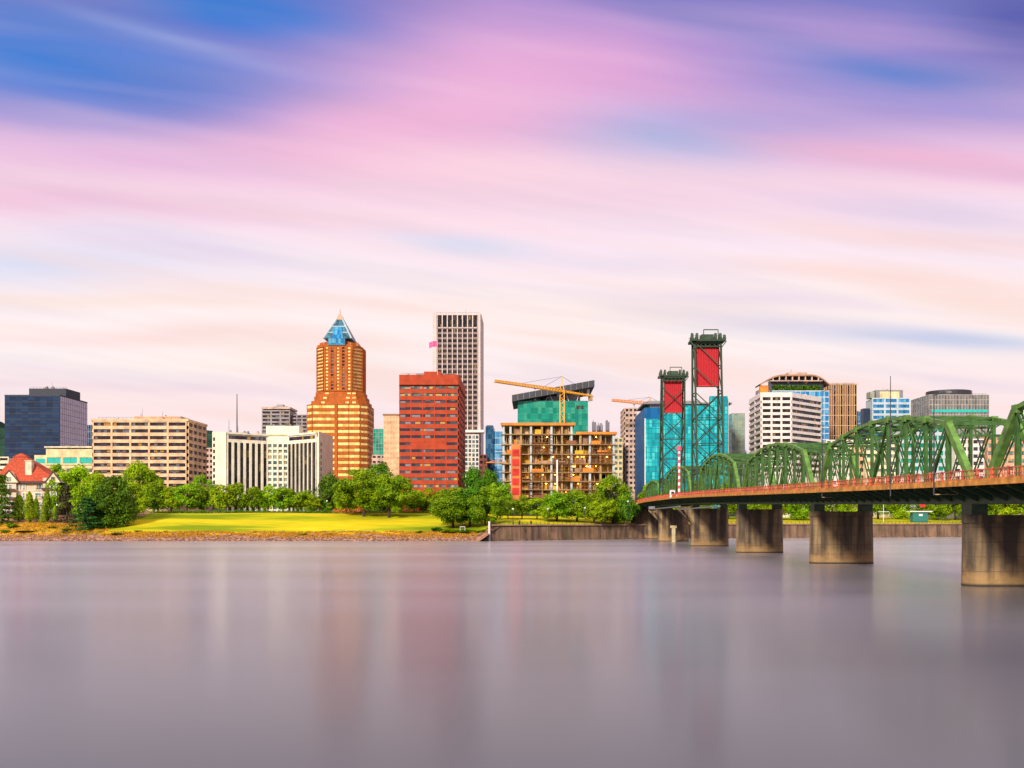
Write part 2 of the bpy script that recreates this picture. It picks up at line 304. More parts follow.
def sheet(name, xs, ts, mat, label=None, kind='structure', dz=0, zf=None, smooth=True):
    mb = MB(); n = len(xs); vs = []
    for t in ts:
        for x in xs:
            y = Ys(x)+t; vs.append((x, y, (zf or zt)(x, y)+dz))
    fs = [(j*n+i, j*n+i+1, (j+1)*n+i+1, (j+1)*n+i) for j in range(len(ts)-1) for i in range(n-1)]
    mb.add(vs, fs); o = build(name, mb, mat, smooth=smooth); o['kind'] = kind
    if label: o['label'] = label
    return o
def frange(a, b, s):
    r = []; x = a
    while x < b-1e-6: r.append(x); x += s
    return r+[b]
def ground_mat(name, cols, scale, bump=.3, lo=.35, hi=.65, stretch=(1,1,1), det=6):
    m, t, p = newmat(name); n = noise(t, scale, det, stretch, 'Position'); r = t.nodes.new('ShaderNodeValToRGB')
    for i, (q, c) in enumerate(cols):
        el = r.color_ramp.elements[i] if i < 2 else r.color_ramp.elements.new(q)
        el.position = q; el.color = tuple(c)+(1,)
    t.links.new(ramp(t, n, lo, hi), r.inputs[0])
    n2 = noise(t, scale*9, 4, stretch, 'Position'); c = mixc(math_n('MULTIPLY', ramp(t, n2, .4, .7), .35, T=t), r.outputs[0], tuple(x*.45 for x in cols[0][1])+(1,), t)
    t.links.new(c, p.inputs['Base Color']); p.inputs['Roughness'].default_value = .95; p.inputs['Specular IOR Level'].default_value = .1
    bp = t.nodes.new('ShaderNodeBump'); bp.inputs['Strength'].default_value = bump; bp.inputs['Distance'].default_value = .3
    t.links.new(n2, bp.inputs['Height']); t.links.new(bp.outputs[0], p.inputs['Normal']); M[name] = m
ground_mat('lawn', [(0,(.22,.31,.005)),(.45,(.48,.50,.008)),(1,(.74,.60,.012))], .035, .2, .38, .6, (.35,1.6,1), 7)
ground_mat('dry_grass', [(0,(.20,.18,.01)),(.4,(.60,.34,.02)),(1,(.78,.48,.03))], .12, .5)
ground_mat('bank_soil', [(0,(.14,.07,.05)),(.5,(.36,.19,.12)),(1,(.5,.28,.17))], .3, .6)
ground_mat('city_ground', [(0,(.06,.055,.05)),(1,(.16,.13,.09))], .05, .2)
ground_mat('path_concrete', [(0,(.30,.24,.16)),(1,(.46,.38,.26))], .2, .1)
ground_mat('forest_hill', [(0,(.008,.03,.02)),(.5,(.015,.055,.035)),(1,(.03,.09,.045))], .012, .6)
ground_mat('rock', [(0,(.12,.065,.045)),(.5,(.36,.20,.13)),(1,(.62,.40,.28))], .8, .6, .3, .7)
xl = frange(-420, -18, 6); xr = frange(-18, 460, 6); xl2 = frange(-420, -186, 6); xl3 = frange(-186, -18, 6)
sheet('riverbank', xl, [-6,-2,0,1,3,5,7,9], 'bank_soil', 'rocky soil riverbank below the lawn')
sheet('dry_grass_bank', xl2, [9,13,17,25,32], 'dry_grass', 'orange dry grass slope on the left bank')
sheet('dry_grass_verge', xl3, [9,11,13], 'dry_grass', 'thin strip of dry grass along the foot of the lawn')
sheet('lawn', xl3, [13,17,22,28,34,40,50,60,66,70,76], 'lawn', 'bright yellow green sloping lawn')
sheet('side_ground', xl2, [32,45,60,70,76], 'bank_soil', 'shaded soil under the trees by the red roofed house')
sheet('park_lawn', xr, [4.6,12,20,30,45,60,76], 'lawn', 'flat green lawn behind the seawall')
sheet('riverside_path', xr, [.35,2,4.6], 'path_concrete', 'concrete path on top of the seawall')
xg = [-6000,-3000,-1500,-800]+frange(-420, 460, 20)+[800,1500,3000,6000]
def zcity(x, y): return 12
mbg = MB(); YY = [0,30,80,200,500,1200,2600,5000,8000]
vs = []
for j, t in enumerate(YY):
    for x in xg:
        y = Ys(max(-420, min(460, x)))+76+t; vs.append((x, y, zt(x, y) if j == 0 and abs(x) < 470 else 12))
n = len(xg); mbg.add(vs, [(j*n+i, j*n+i+1, (j+1)*n+i+1, (j+1)*n+i) for j in range(len(YY)-1) for i in range(n-1)])
# banks beyond the sides of the picture
for (xa, xb) in ((-6000,-420),(460,6000)):
    yb = Ys(-420) if xa < 0 else Ys(460)
    for (t0, z0, t1, z1) in ((-6,-1.5,9,3),(9,3,76,12)): mbg.add([(xa,yb+t0,z0),(xb,yb+t0,z0),(xb,yb+t1,z1),(xa,yb+t1,z1)], [(0,1,2,3)])
g = build('ground', mbg, 'city_ground'); g['kind'] = 'structure'; g['label'] = 'city ground behind the waterfront park'
# hills: a real ridge a long way behind the town
random.seed(3)
hp = [(-700,400),(-200,412),(0,421),(8,428),(90,438),(205,431),(230,434),(300,450),(520,478),(700,470),(745,462),(860,465),(1024,475),(1500,440),(2200,430)]
mb = MB(); rows = [(1650,0),(1760,.35),(1900,.7),(2050,.93),(2200,1.0),(2500,.7)]; cols = frange(-700, 2200, 6)
vs = []
for (yy, k) in rows:
    for px in cols:
        top = Z(interp(hp, px), 2200)
        x = X(px, 2200); z = 12+(top-12)*k+(6*math.sin(px*.21+yy*.01)+4*math.sin(px*.57+yy)+random.uniform(-3,3))*k
        vs.append((x, yy, z))
n = len(cols); mb.add(vs, [(j*n+i, j*n+i+1, (j+1)*n+i+1, (j+1)*n+i) for j in range(len(rows)-1) for i in range(n-1)])
h = build('hills', mb, 'forest_hill', smooth=True); h['kind'] = 'structure'; h['label'] = 'dark forested hills behind the town'
# water
m, t, p = newmat('water'); t.nodes.remove(p)
gl = t.nodes.new('ShaderNodeBsdfAnisotropic'); gl.distribution = 'MULTI_GGX'; gl.inputs['Color'].default_value = (1,.955,.98,1)
df = t.nodes.new('ShaderNodeBsdfDiffuse'); df.inputs[0].default_value = (.04,.06,.065,1)
t.links.new(ramp2(t, ramp(t, noise(t, .022, 3, (.3,1.8,1), 'Position'), .35, .65), .36, .44), gl.inputs['Roughness'])
b1 = noise(t, .02, 3, (.3,2.2,1), 'Position')
bp = t.nodes.new('ShaderNodeBump'); bp.inputs['Strength'].default_value = .03; bp.inputs['Distance'].default_value = 1.0
t.links.new(b1, bp.inputs['Height']); t.links.new(bp.outputs[0], gl.inputs['Normal'])
fz = t.nodes.new('ShaderNodeFresnel'); fz.inputs['IOR'].default_value = 1.38
g2 = t.nodes.new('ShaderNodeBsdfAnisotropic'); g2.distribution = 'MULTI_GGX'; g2.inputs['Color'].default_value = (1,.955,.98,1); g2.inputs['Roughness'].default_value = .17; t.links.new(bp.outputs[0], g2.inputs['Normal'])
g3 = t.nodes.new('ShaderNodeMixShader'); t.links.new(ramp2(t, ramp(t, noise(t, .012, 1.5, (.6,2.0,1), 'Position'), .35, .68), .36, .56), g3.inputs[0]); t.links.new(gl.outputs[0], g3.inputs[1]); t.links.new(g2.outputs[0], g3.inputs[2]); gl = g3
mx = t.nodes.new('ShaderNodeMixShader'); t.links.new(fz.outputs[0], mx.inputs[0]); t.links.new(df.outputs[0], mx.inputs[1]); t.links.new(gl.outputs[0], mx.inputs[2]); t.links.new(mx.outputs[0], t.nodes['Material Output'].inputs[0])
M['water'] = m
mb = MB(); mb.add([(-6000,-300,0),(6000,-300,0),(6000,620,0),(-6000,620,0)], [(0,1,2,3)])
wt = build('river_water', mb, 'water'); wt['kind'] = 'structure'; wt['label'] = 'smooth river water blurred by a long exposure'

# rocks: riprap
random.seed(11); mb = MB()
def rock(mb, c, r):
    ico = [(0,0,1),(.9,0,.3),(.28,.85,.3),(-.72,.5,.3),(-.72,-.5,.3),(.28,-.85,.3),(0,0,-.6)]
    a = random.uniform(0, 6.28); sx, sy, sz = r*random.uniform(.8,1.5), r*random.uniform(.7,1.1), r*random.uniform(.5,.9)
    vs = []
    for (x, y, z) in ico:
        j = random.uniform(.8, 1.2); x, y = x*math.cos(a)-y*math.sin(a), x*math.sin(a)+y*math.cos(a)
        vs.append((c[0]+x*sx*j, c[1]+y*sy*j, c[2]+z*sz*j))
    mb.add(vs, [(0,i,i%5+1) for i in range(1,6)]+[(6,i%5+1,i) for i in range(1,6)])
for i in range(5200):
    x = random.uniform(-300, -16.5); t_ = abs(random.gauss(2.2, 1.6)); 
    if random.random() < .06: t_ = random.uniform(6, 14)
    if t_ > 14: continue
    y = Ys(x)+t_; rock(mb, (x, y, zt(x, y)), random.uniform(.25,.75))
o = build('riprap_rocks', mb, 'rock'); tag(o, 'pinkish broken rocks lining the river bank under the lawn', None, None, 'stuff')
mb = MB()
def tuft(mb, c, h, w, n=5):
    for k in range(n):
        a = random.uniform(0, 6.28); lx, ly = math.cos(a)*w, math.sin(a)*w; ox, oy = random.uniform(-w,w), random.uniform(-w,w)
        mb.add([(c[0]+ox-ly*.5, c[1]+oy+lx*.5, c[2]),(c[0]+ox+ly*.5, c[1]+oy-lx*.5, c[2]),(c[0]+ox+lx*.6, c[1]+oy+ly*.6, c[2]+h*random.uniform(.6,1.1))], [(0,1,2)])
for i in range(6500):
    x = random.uniform(-300, -18); t_ = random.uniform(4.5, 13.5) if x > -185 else random.uniform(4.5, 34)
    if math.sin(x*.11)+math.sin(x*.31+t_) < -.9: continue
    y = Ys(x)+t_; tuft(mb, (x, y, zt(x, y)-.05), random.uniform(.3,.9), .5)
o = build('dry_grass_tufts', mb, 'leaf_dry'); tag(o, 'orange tufts of dry grass above the rocks', None, None, 'stuff')

# seawall
def seawall(name, pts, zt_, label, h=.9):
    root = empty(name, (pts[0][0], pts[0][1], 0), label, 'seawall', 'concrete seawalls along the river')
    mb = MB(); cap = MB(); rl = MB()
    for (a, b) in zip(pts, pts[1:]):
        d = Vector((b[0]-a[0], b[1]-a[1])); Ln = d.length; u = d/Ln; u = (u.x, u.y)
        mb.obox(a, u, 0, Ln, -2, zt_-.6, -1.2, 0)
        mb.obox(a, u, 0, Ln, -2, .7, 0, .5)
        k = 0.0
        while k < Ln-.6: mb.obox(a, u, k, k+.5, -2, zt_-.7, 0, .2); k += 15
        cap.obox(a, u, 0, Ln, zt_-.6, zt_, -1.5, .55)
        k = 0.2
        while k < Ln: rl.obox(a, u, k, k+.12, zt_, zt_+1.1, -.4, -.28); k += 2.4
        for zz in (.4,.75,1.05): rl.obox(a, u, 0, Ln, zt_+zz, zt_+zz+.07, -.38, -.31)
    build('wall', mb, 'seawall_concrete', root); build('coping', cap, 'brown_stone', root); build('railing', rl, 'dark_metal', root)
    return root
seawall('seawall', [(-17.6, Ys(-16.9)), (59, 460)], 7.0, 'stained concrete seawall from the rocky bank to the bridge end')
seawall('seawall', [(59, 460), (460, Ys(460))], 7.3, 'brown concrete seawall beyond the bridge piers, on the right')
mb = MB(); mb.tube((-17.9, 402.8, -1), (-17.9, 402.8, 8.3), .45, .45, 10); tag(build('mooring_pile', mb, 'white_concrete'), 'pale round pile at the left end of the seawall', 'pile')

# ------------------------------------------------------------------ buildings
class Bld:
    def __init__(s, name, label, x0, x1, y0, y1, z1, wall, z0=10, cat='building', group=None, trim=None):
        s.x0, s.x1, s.y0, s.y1, s.z0, s.z1 = x0, x1, y0, y1, z0, z1
        s.root = empty(name, ((x0+x1)/2, (y0+y1)/2, z0), label, cat, group)
        s.wm = wall; s.w = MB(); s.w.box(x0, x1, y0, y1, z0, z1); s.wins = []; s.trim = trim
    def fr(s): return (s.x0, s.y0), (1, 0), s.x1-s.x0
    def rt(s): return (s.x1, s.y0), (0, 1), s.y1-s.y0
    def lf(s): return (s.x0, s.y1), (0, -1), s.y1-s.y0
    def bk(s): return (s.x1, s.y1), (-1, 0), s.x1-s.x0
    def fac(s, side, rows, cols, z0=None, z1=None, span=.5, pier=.8, dep=.45, pdep=None, mat='glass_dark', skip=None, base=True, u0=0, u1=None, O=None, wall=None, win=True):
        if isinstance(side, str): o, u, W = {'f': s.fr, 'r': s.rt, 'l': s.lf, 'b': s.bk}[side]()
        else: o, u, W = side
        if u1 is None: u1 = W
        z0 = s.z0 if z0 is None else z0; z1 = s.z1 if z1 is None else z1
        wm = wall or s.w; fh = (z1-z0)/rows; pd = (dep-.07) if pdep is None else pdep; cw = (u1-u0)/cols
        for r in range(rows+1):
            a = z0+r*fh; b = a+fh*span if r < rows else z1+.02
            if r == rows:
                wm.obox(o, u, u0, u1, z1-.01, z1+.7, 0, dep); break
            wm.obox(o, u, u0, u1, a, b, 0, dep)
        if pier > 0:
            for c in range(cols+1):
                a = max(u0, u0+c*cw-pier/2); b = min(u1, u0+c*cw+pier/2)
                wm.obox(o, u, a, b, z0, z1, 0, pd)
        if not win: return
        for r in range(rows):
            for c in range(cols):
                if skip and skip(r, c):
                    wm.obox(o, u, u0+c*cw, u0+(c+1)*cw, z0+r*fh+fh*span, z0+(r+1)*fh, 0, dep-.1); continue
                mt = mat(r, c) if callable(mat) else mat
                ua, ub = u0+c*cw+pier/2, u0+(c+1)*cw-pier/2
                s.wins.append((r, (o, u), ua, ub, z0+r*fh+fh*span, z0+(r+1)*fh, mt))
    def glass(s, side, rows, cols, mat, z0=None, z1=None, mw=.22, mh=.25, mm='steel_grey', name='glass_facade', u0=0, u1=None, dep=.12):
        o, u, W = {'f': s.fr, 'r': s.rt, 'l': s.lf, 'b': s.bk}[side]() if isinstance(side, str) else side
        if u1 is None: u1 = W
        z0 = s.z0 if z0 is None else z0; z1 = s.z1 if z1 is None else z1
        g = MB(); g.obox(o, u, u0, u1, z0, z1, .0, dep); build(name, g, mat, s.root)
        k = MB()
        for r in range(rows+1): zz = z0+(z1-z0)*r/rows; k.obox(o, u, u0, u1, zz-mh/2, zz+mh/2, dep, dep+.12)
        for c in range(cols+1): uu = u0+(u1-u0)*c/cols; k.obox(o, u, max(u0,uu-mw/2), min(u1,uu+mw/2), z0, z1, dep, dep+.09)
        build('mullion_grid', k, mm, s.root)
    def box(s, name, mat, *a):
        m_ = MB(); m_.box(*a); return build(name, m_, mat, s.root)
    def done(s, maxw=100):
        build('wall', s.w, s.wm, s.root)
        ws = sorted(s.wins, key=lambda q: (-round((q[3]-q[2])*(q[5]-q[4])*(1 if abs(q[1][1][0]) > .5 else .3), 1), -q[4]))
        rest = MB(); mats = []
        for i, (r, (o, u), ua, ub, za, zb, mt) in enumerate(ws):
            if i < maxw:
                W_, H_ = round(ub-ua, 2), round(zb-za, 2); key = (W_, H_, mt)
                if key not in WM:
                    b = MB(); b.mi = 0; b.box(-W_/2, W_/2, -.10, -.02, -H_/2, H_/2); b.mi = 1
                    b.box(-W_/2, W_/2, -.16, -.10, -H_/2, -H_/2+.12)
                    nn = max(1, int(W_/3))
                    for k in range(1, nn): b.box(-W_/2+W_*k/nn-.05, -W_/2+W_*k/nn+.05, -.15, -.10, -H_/2+.12, H_/2)
                    me = bpy.data.meshes.new('window'); me.from_pydata(b.v, [], b.f); me.materials.append(M[mt]); me.materials.append(M['dark_metal']); me.polygons.foreach_set('material_index', b.m); WM[key] = me
                ob = bpy.data.objects.new('window', WM[key]); C.objects.link(ob); ob.parent = s.root
                c = (ua+ub)/2; ob.location = Vector((o[0]+u[0]*c, o[1]+u[1]*c, (za+zb)/2))-wloc(s.root)
                ob.rotation_euler = (0, 0, math.atan2(u[1], u[0]))
            else:
                if mt not in mats: mats.append(mt)
                rest.mi = mats.index(mt); rest.obox(o, u, ua, ub, za, zb, .02, .10)
        if rest.v: build('windows', rest, mats, s.root)['kind'] = 'stuff'
        return s.root
def XX(a, b, Y): return X(a, Y), X(b, Y)
def roofunits(s, lst, mat='roof_grey'):
    for (x0, x1, y0, y1, z0, z1) in lst: s.box('roof_unit', mat, x0, x1, y0, y1, z0, z1)
def mast(root, x, y, z0, z1, r=.12, mat='dark_metal', name='antenna'):
    m_ = MB(); m_.tube((x, y, z0), (x, y, z1), r, r*.5, 6); return build(name, m_, mat, root)

def clutter(root, x0, x1, y0, y1, z, n, seed, big=3.0, rail=True):
    random.seed(seed)
    for k in range(n):
        w_, d_, h_ = random.uniform(.4,1)*big, random.uniform(.4,1)*big, random.uniform(.35,.9)*big*.6; x = random.uniform(x0+1, x1-1-w_); y = random.uniform(y0+1, min(y1-1-d_, y0+9))
        m_ = MB(); m_.box(x, x+w_, y, y+d_, z, z+h_)
        if random.random() < .5: m_.tube((x+w_*.5,y+d_*.5,z+h_),(x+w_*.5,y+d_*.5,z+h_+.8),.5,.5,8)
        build('roof_unit', m_, random.choice(('roof_grey','steel_grey','beige_panel')), root)
    if rail:
        m_ = MB(); m_.box(x0, x1, y0+.3, y0+.36, z+1.0, z+1.1); k = x0
        while k < x1: m_.box(k, k+.08, y0+.3, y0+.38, z, z+1.05); k += 2.2
        build('roof_railing', m_, 'dark_metal', root)
    x = random.uniform(x0+2, x1-2); mast(root, x, y0+4, z, z+random.uniform(3,5.5), .1)
# 1 dark glass block
Y = 620; x0, x1 = XX(5, 60, Y); zt1 = Z(396, Y)
b = Bld('glass_building', 'dark navy glass office block at the far left with one mirror like side', x0, x1, Y, 657.6, zt1, 'navy_panel')
b.glass('f', 21, 4, 'glass_navy', mw=.06, mh=.35, mm='navy_top'); b.glass('r', 21, 14, 'glass_mirror', mw=.06, mh=.12, mm='navy_top'); b.glass('l', 21, 14, 'glass_navy', mw=.10, mh=.3, mm='navy_panel')
b.box('roof_parapet', 'navy_top', x0-.25, x1+.25, Y-.25, 657.9, zt1, zt1+.8)
clutter(b.root, X(29,635), X(66,635), 636, 654, Z(388.5,635), 4, 1, 2.5)
b.box('penthouse', 'navy_top', X(29, 635), X(66, 635), 635, 655, zt1+.8, Z(388.5, 635)); b.done()
# small dark tower behind
Y = 700; x0, x1 = XX(86, 96, Y)
b = Bld('office_tower', 'narrow dark grey tower between the navy glass block and the cream office block', x0, x1, Y, Y+20, Z(425, Y), 'steel_grey'); b.glass('f', 14, 4, 'glass_deepblue', mm='steel_grey'); b.done()
# 2 low cream block with teal windows
Y = 560; x0, x1 = XX(46, 95, Y)
b = Bld('office_block', 'low yellow cream office block with teal ribbon windows below the navy glass block', x0, x1, Y, Y+30, Z(449, Y), 'yellow_cream')
zz = [Z(463.5, Y), Z(458.5, Y)]
b.fac('f', 1, 5, Z(475, Y), Z(468.5, Y), .45, 1.4, mat='glass_tint'); b.fac('f', 1, 3, Z(465, Y), Z(457.5, Y), .22, 1.6, mat='teal_glass_bright')
b.box('lower_wing', 'yellow_cream', X(33.5, Y), x0-.02, Y+1, Y+26, 10, Z(455, Y)); b.box('cornice', 'pale_cream', x0-.6, x1+.6, Y-.9, Y+30.6, Z(449, Y)+.7, Z(447.6, Y)+.7)
g = MB(); g.box(X(35, Y), x0-1, Y+.9, Y+1.02, Z(463, Y), Z(458.5, Y)); build('window', g, 'teal_glass_bright', b.root)
roofunits(b, [(X(66,570), X(69,570), 570, 574, Z(448.5,Y), Z(445.5,570)), (X(76,570), X(77.5,570), 570, 573, Z(448.5,Y), Z(445,570)), (X(55,570), X(58,570), 575, 579, Z(448.5,Y), Z(446.5,570))]); b.done()
# 3 red roofed house
Y = 466; x0, x1 = XX(-8, 58, Y); eave = Z(482, Y); ridge = Z(457, 474)
R = empty('brick_house', ((x0+x1)/2, Y+9, 11), 'cream house with steep red hipped roof and gabled dormers, far left bank', 'house')
mb = MB(); mb.box(x0+1, x1-1, Y+.8, Y+17, 10, eave); mb.box(x0+4.5, x0+12, Y-.6, Y+.8, 10, eave-.5); mb.box(x1-7, x1-1.5, Y-.8, Y+.8, 10, eave+2)
for q in range(4): mb.box(x0+.8, x1-.8, Y+.6, Y+.8, eave-.3-q*4.1, eave+.02-q*4.1)
build('wall', mb, 'stucco', R)
mb = MB(); yr0, yr1 = Y+7, Y+10; cx = X(21, 474); rx0, rx1 = cx-3, cx+3
mb.prism([(x0-.8,Y-.8),(x1+.8,Y-.8),(x1+.8,Y+18.5),(x0-.8,Y+18.5)], eave, eave+.5)
P0 = [(x0-.7,Y-.7),(x1+.7,Y-.7),(x1+.7,Y+18.4),(x0-.7,Y+18.4)]; P1 = [(rx0,yr0),(rx1,yr0),(rx1,yr1),(rx0,yr1)]
Pm = [(a[0]*.55+c[0]*.45, a[1]*.55+c[1]*.45) for a, c in zip(P0, P1)]
mb.prism(P0, eave+.5, eave+.5+(ridge-eave)*.38, Pm, cap=False); mb.prism(Pm, eave+.5+(ridge-eave)*.38, ridge, P1)
roof = build('roof', mb, 'roof_tile', R)
mb = MB(); mb.prism([(cx-3.4,yr0-.4),(cx+3.4,yr0-.4),(cx+3.4,yr1+.4),(cx-3.4,yr1+.4)], ridge+.02, ridge+1.8, [(cx-.6,yr0+1),(cx+.6,yr0+1),(cx+.6,yr1-1),(cx-.6,yr1-1)]); build('roof_cap', mb, 'roof_tile', roof)
mb = MB(); q = X(30, Y+3); mb.box(q-1.5, q+1.5, Y+1.5, Y+4, eave+2.8, Z(461, Y)); mb.box(q-1.8, q+1.8, Y+1.2, Y+4.3, Z(461, Y), Z(461, Y)+.4); build('chimney', mb, 'pale_cream', roof)
mb = MB(); mb.box(x0-1, x1+1, Y-1.0, Y-.82, eave-.7, eave+.45); build('eave_board', mb, 'wood_trim', R)
for (dx, dw, dh) in ((X(10.5, Y), 4.6, 5.2), (X(54.5, Y), 3.6, 4.6)):
    d = MB(); d.add([(dx-dw,Y-1.3,eave-.3),(dx+dw,Y-1.3,eave-.3),(dx,Y-1.3,eave+dh),(dx-dw,Y+5,eave-.3),(dx+dw,Y+5,eave-.3),(dx,Y+5,eave+dh)], [(0,1,2),(0,2,5,3),(1,4,5,2),(3,5,4)]); D = build('gable_dormer', d, 'pale_cream', R)
    d = MB(); d.beam((dx-dw-.3,Y-1.4,eave-.2),(dx,Y-1.4,eave+dh+.4),.5,.5); d.beam((dx+dw+.3,Y-1.4,eave-.2),(dx,Y-1.4,eave+dh+.4),.5,.5); build('gable_trim', d, 'wood_trim', D)
    d = MB(); d.box(dx-1, dx+1, Y-1.5, Y-1.32, eave+.4, eave+2.4); build('window', d, 'glass_tint', D)
def smallwin(root, x, y, z, w_, h_, frame='white_paint', glass='glass_tint', name='window'):
    f = MB(); f.box(x-w_/2-.2, x+w_/2+.2, y-.12, y, z-.2, z+h_+.2); W_ = build(name, f, frame, root)
    f = MB()
    n_ = 2 if w_ > 1.2 else 1
    for k in range(n_): f.box(x-w_/2+w_*k/n_+.06, x-w_/2+w_*(k+1)/n_-.06, y-.16, y-.12, z, z+h_*.48); f.box(x-w_/2+w_*k/n_+.06, x-w_/2+w_*(k+1)/n_-.06, y-.16, y-.12, z+h_*.54, z+h_)
    build('pane', f, glass, W_)
for r in range(4):
    zc = eave-3.6-r*4.1
    if zc < 11.5: break
    for px in (17.5, 23.5, 38, 45.5): smallwin(R, X(px, Y), Y+.58, zc, 3.2 if px == 38 else 1.4, 2.3)
    for px in (5.5, 11): smallwin(R, X(px, Y), Y-.62, zc, 1.5, 2.3)
    for px in (51.5, 55): smallwin(R, X(px, Y-1), Y-.82, zc+.6, 1.1, 2.3)
    d = MB(); d.box(x0+4.2, x0+12.3, Y-1.7, Y-.62, zc-.9, zc-.6); d.box(x0+4.2, x0+12.3, Y-1.7, Y-1.6, zc-.6, zc+.3); build('balcony', d, 'wood_trim', R)
    d = MB(); d.box(x1-7, x1-1.8, Y-1.9, Y-.82, zc-.5, zc-.2); d.box(x1-7, x1-1.8, Y-1.9, Y-1.8, zc-.2, zc+.7); build('balcony', d, 'wood_trim', R)
Y = 520; b = Bld('low_building', 'pale low building behind the red roofed house, cut by the left edge', X(-20, Y), X(9, Y), Y, Y+12, Z(458, Y), 'pale_cream')
b.fac('f', 4, 3, Z(480, Y), Z(458, Y), .55, 1.0); b.done()
# 4 cream office block
Y = 520; x0, x1 = XX(93.5, 187, Y); zt4 = Z(422.5, Y)
b = Bld('office_block', 'wide cream office block with nine rows of dark ribbon windows', x0, x1, Y, 549, zt4, 'cream_concrete')
zb = Z(421.5+6.9*11, Y); 
b.fac('f', 11, 5, zb, zt4, .50, 1.0, .8, .9, mat='glass_office'); b.fac('r', 11, 4, zb, zt4, .48, .9, .8, .9, mat='glass_office'); b.fac('l', 11, 3, zb, zt4, .58, 1, .8, mat='glass_office')
b.box('roof_parapet', 'cream_concrete', x0-1.0, x1+1.0, Y-1.0, 550, zt4+.72, zt4+1.9)
clutter(b.root, x0+2, x1-2, Y+1, 548, zt4+1.9, 7, 2, 2.6)
clutter(b.root, X(136,534), X(180,534), 533, 544, Z(416.3,532), 3, 3, 1.8, False)
b.box('penthouse', 'peach_panel', X(134, 532), X(181, 532), 532, 545, zt4+1.9, Z(416.3, 532)); mast(b.root, X(141, 535), 535, Z(416.3, 532), Z(413, 532), .15)
roofunits(b, [(X(160,530), X(164,530), 529, 531.5, zt4+1.9, Z(417.5,530)), (X(150,530), X(153,530), 529, 531.5, zt4+1.9, Z(418.5,530))], 'peach_panel'); b.done()
# 6 beige block behind
Y = 600; b = Bld('office_block', 'small beige block between the cream office block and the white columned hotel', *XX(203, 216, Y), Y, Y+25, Z(449, Y), 'beige_panel')
b.fac('f', 6, 2, Z(482, Y), Z(449, Y), .5, .8); b.done()
# 7 hotel: bow shaped, three bays folding inwards
def seg0(a, c): d = Vector(c)-Vector(a); return (a, (d.x/d.length, d.y/d.length), 0, d.length)
YH = 500; HP = [(213.5,431.5,500),(226.5,431.0,497),(267.5,437.5,512),(288.5,437.5,512),(317,430.5,497)]
def hp3(px, Y): return (X(px, Y), Y)
zH = Z(432, 500)
Rf = [hp3(226.5, 500), hp3(267.5, 514), hp3(288.5, 514), hp3(317, 500)]
x0, x1 = X(213.5, 500), X(317, 500)
b = Bld('hotel_building', 'white hotel with folded front of tall dark window columns', X(240,520), X(300,520), 516, 530, zH-2, 'white_plaster')
b.w = MB(); b.w.prism([(x0,500), Rf[0], Rf[1], Rf[2], Rf[3], (X(317,500)+.5,500), (X(332,528),528), (x0,528)], 10, zH-2.8)
g = MB(); g.obox(*seg0(Rf[0], Rf[1]), 13.4, zH-5.2, .005, .02); g.obox(*seg0(Rf[2], Rf[3]), 13.4, zH-5.2, .005, .02); build('dark_recess', g, 'dark_metal', b.root)
def seg(a, c): d = Vector(c)-Vector(a); return (a, (d.x/d.length, d.y/d.length), d.length)
zw = zH-5.2
# white end walls
b.w.obox((x0,500), (1,0), -.4, Rf[0][0]-x0, 10, zH, 0, .8)
sR = seg((X(317,500)+.5,500), (X(332,528),528))
b.w.obox(*sR[:2], 0, sR[2], 10, zH+.3, 0, .5)
for r in range(11): b.wins.append((r, sR[:2], 3.5, 5.2, 14+r*3.7, 16.2+r*3.7, 'glass_dark')) if 0 else None
def hotelseg(sg, cols, pw, mat):
    b.w.obox(*sg[:2], 0, sg[2], zw, zH-.6, 0, .3); b.w.obox(*sg[:2], 0, sg[2], zH-.9, zH, 0, .9); b.w.obox(*sg[:2], 0, sg[2], 10, 13.5, 0, .3)
    cw = sg[2]/cols
    for c in range(cols+1): b.w.obox(*sg[:2], max(0, c*cw-pw/2), min(sg[2], c*cw+pw/2), 13.5, zw, 0, .9)
    for c in range(cols):
        for r in range(12):
            fh = (zw-13.5)/12; b.wins.append((r, sg[:2], c*cw+pw/2, (c+1)*cw-pw/2, 13.5+r*fh+.35, 13.5+(r+1)*fh, mat))
sA, sB, sC = seg(Rf[0], Rf[1]), seg(Rf[1], Rf[2]), seg(Rf[2], Rf[3])
hotelseg(sA, 7, 1.15, 'glass_dark'); hotelseg(sC, 7, .55, 'glass_dark')
b.fac(sB, 12, 4, 13.5, zw, .42, .85, .5, .8, mat='glass_tint'); b.w.obox(*sB[:2], 0, sB[2], zw, zH-.6, 0, .3)
g = MB(); g.obox(*sB[:2], 0, sB[2], zH-.6, zH, 0, .8); build('yellow_cornice', g, 'yellow_cream', b.root)
for sg in (sA, sC):
    g = MB(); g.obox(*sg[:2], 1, sg[2]-1, zH-3.4, zH-1.6, .3, .42); build('top_window', g, 'glass_office', b.root)
for r in range(11):
    for uu in (3.2,):
        g = MB(); g.obox(*sR[:2], uu, uu+2.2, 15+r*3.3, 16.8+r*3.3, .5, .58); build('window', g, 'glass_dark', b.root)
for r in range(12):
    g = MB(); g.box(x0+.1, x0+1.0, 499.05, 499.18, 15+r*3.2, 16.8+r*3.2); build('window', g, 'glass_dark', b.root)
b.box('penthouse', 'white_plaster', X(266,516), X(299,516), 516, 526, zH-2.8, Z(426, 516))
clutter(b.root, x0+3, X(262,505), 503, 524, zH-.2, 4, 4, 2.2, False)
clutter(b.root, X(268,516), X(298,516), 517, 525, Z(426,516), 3, 5, 1.6, False)
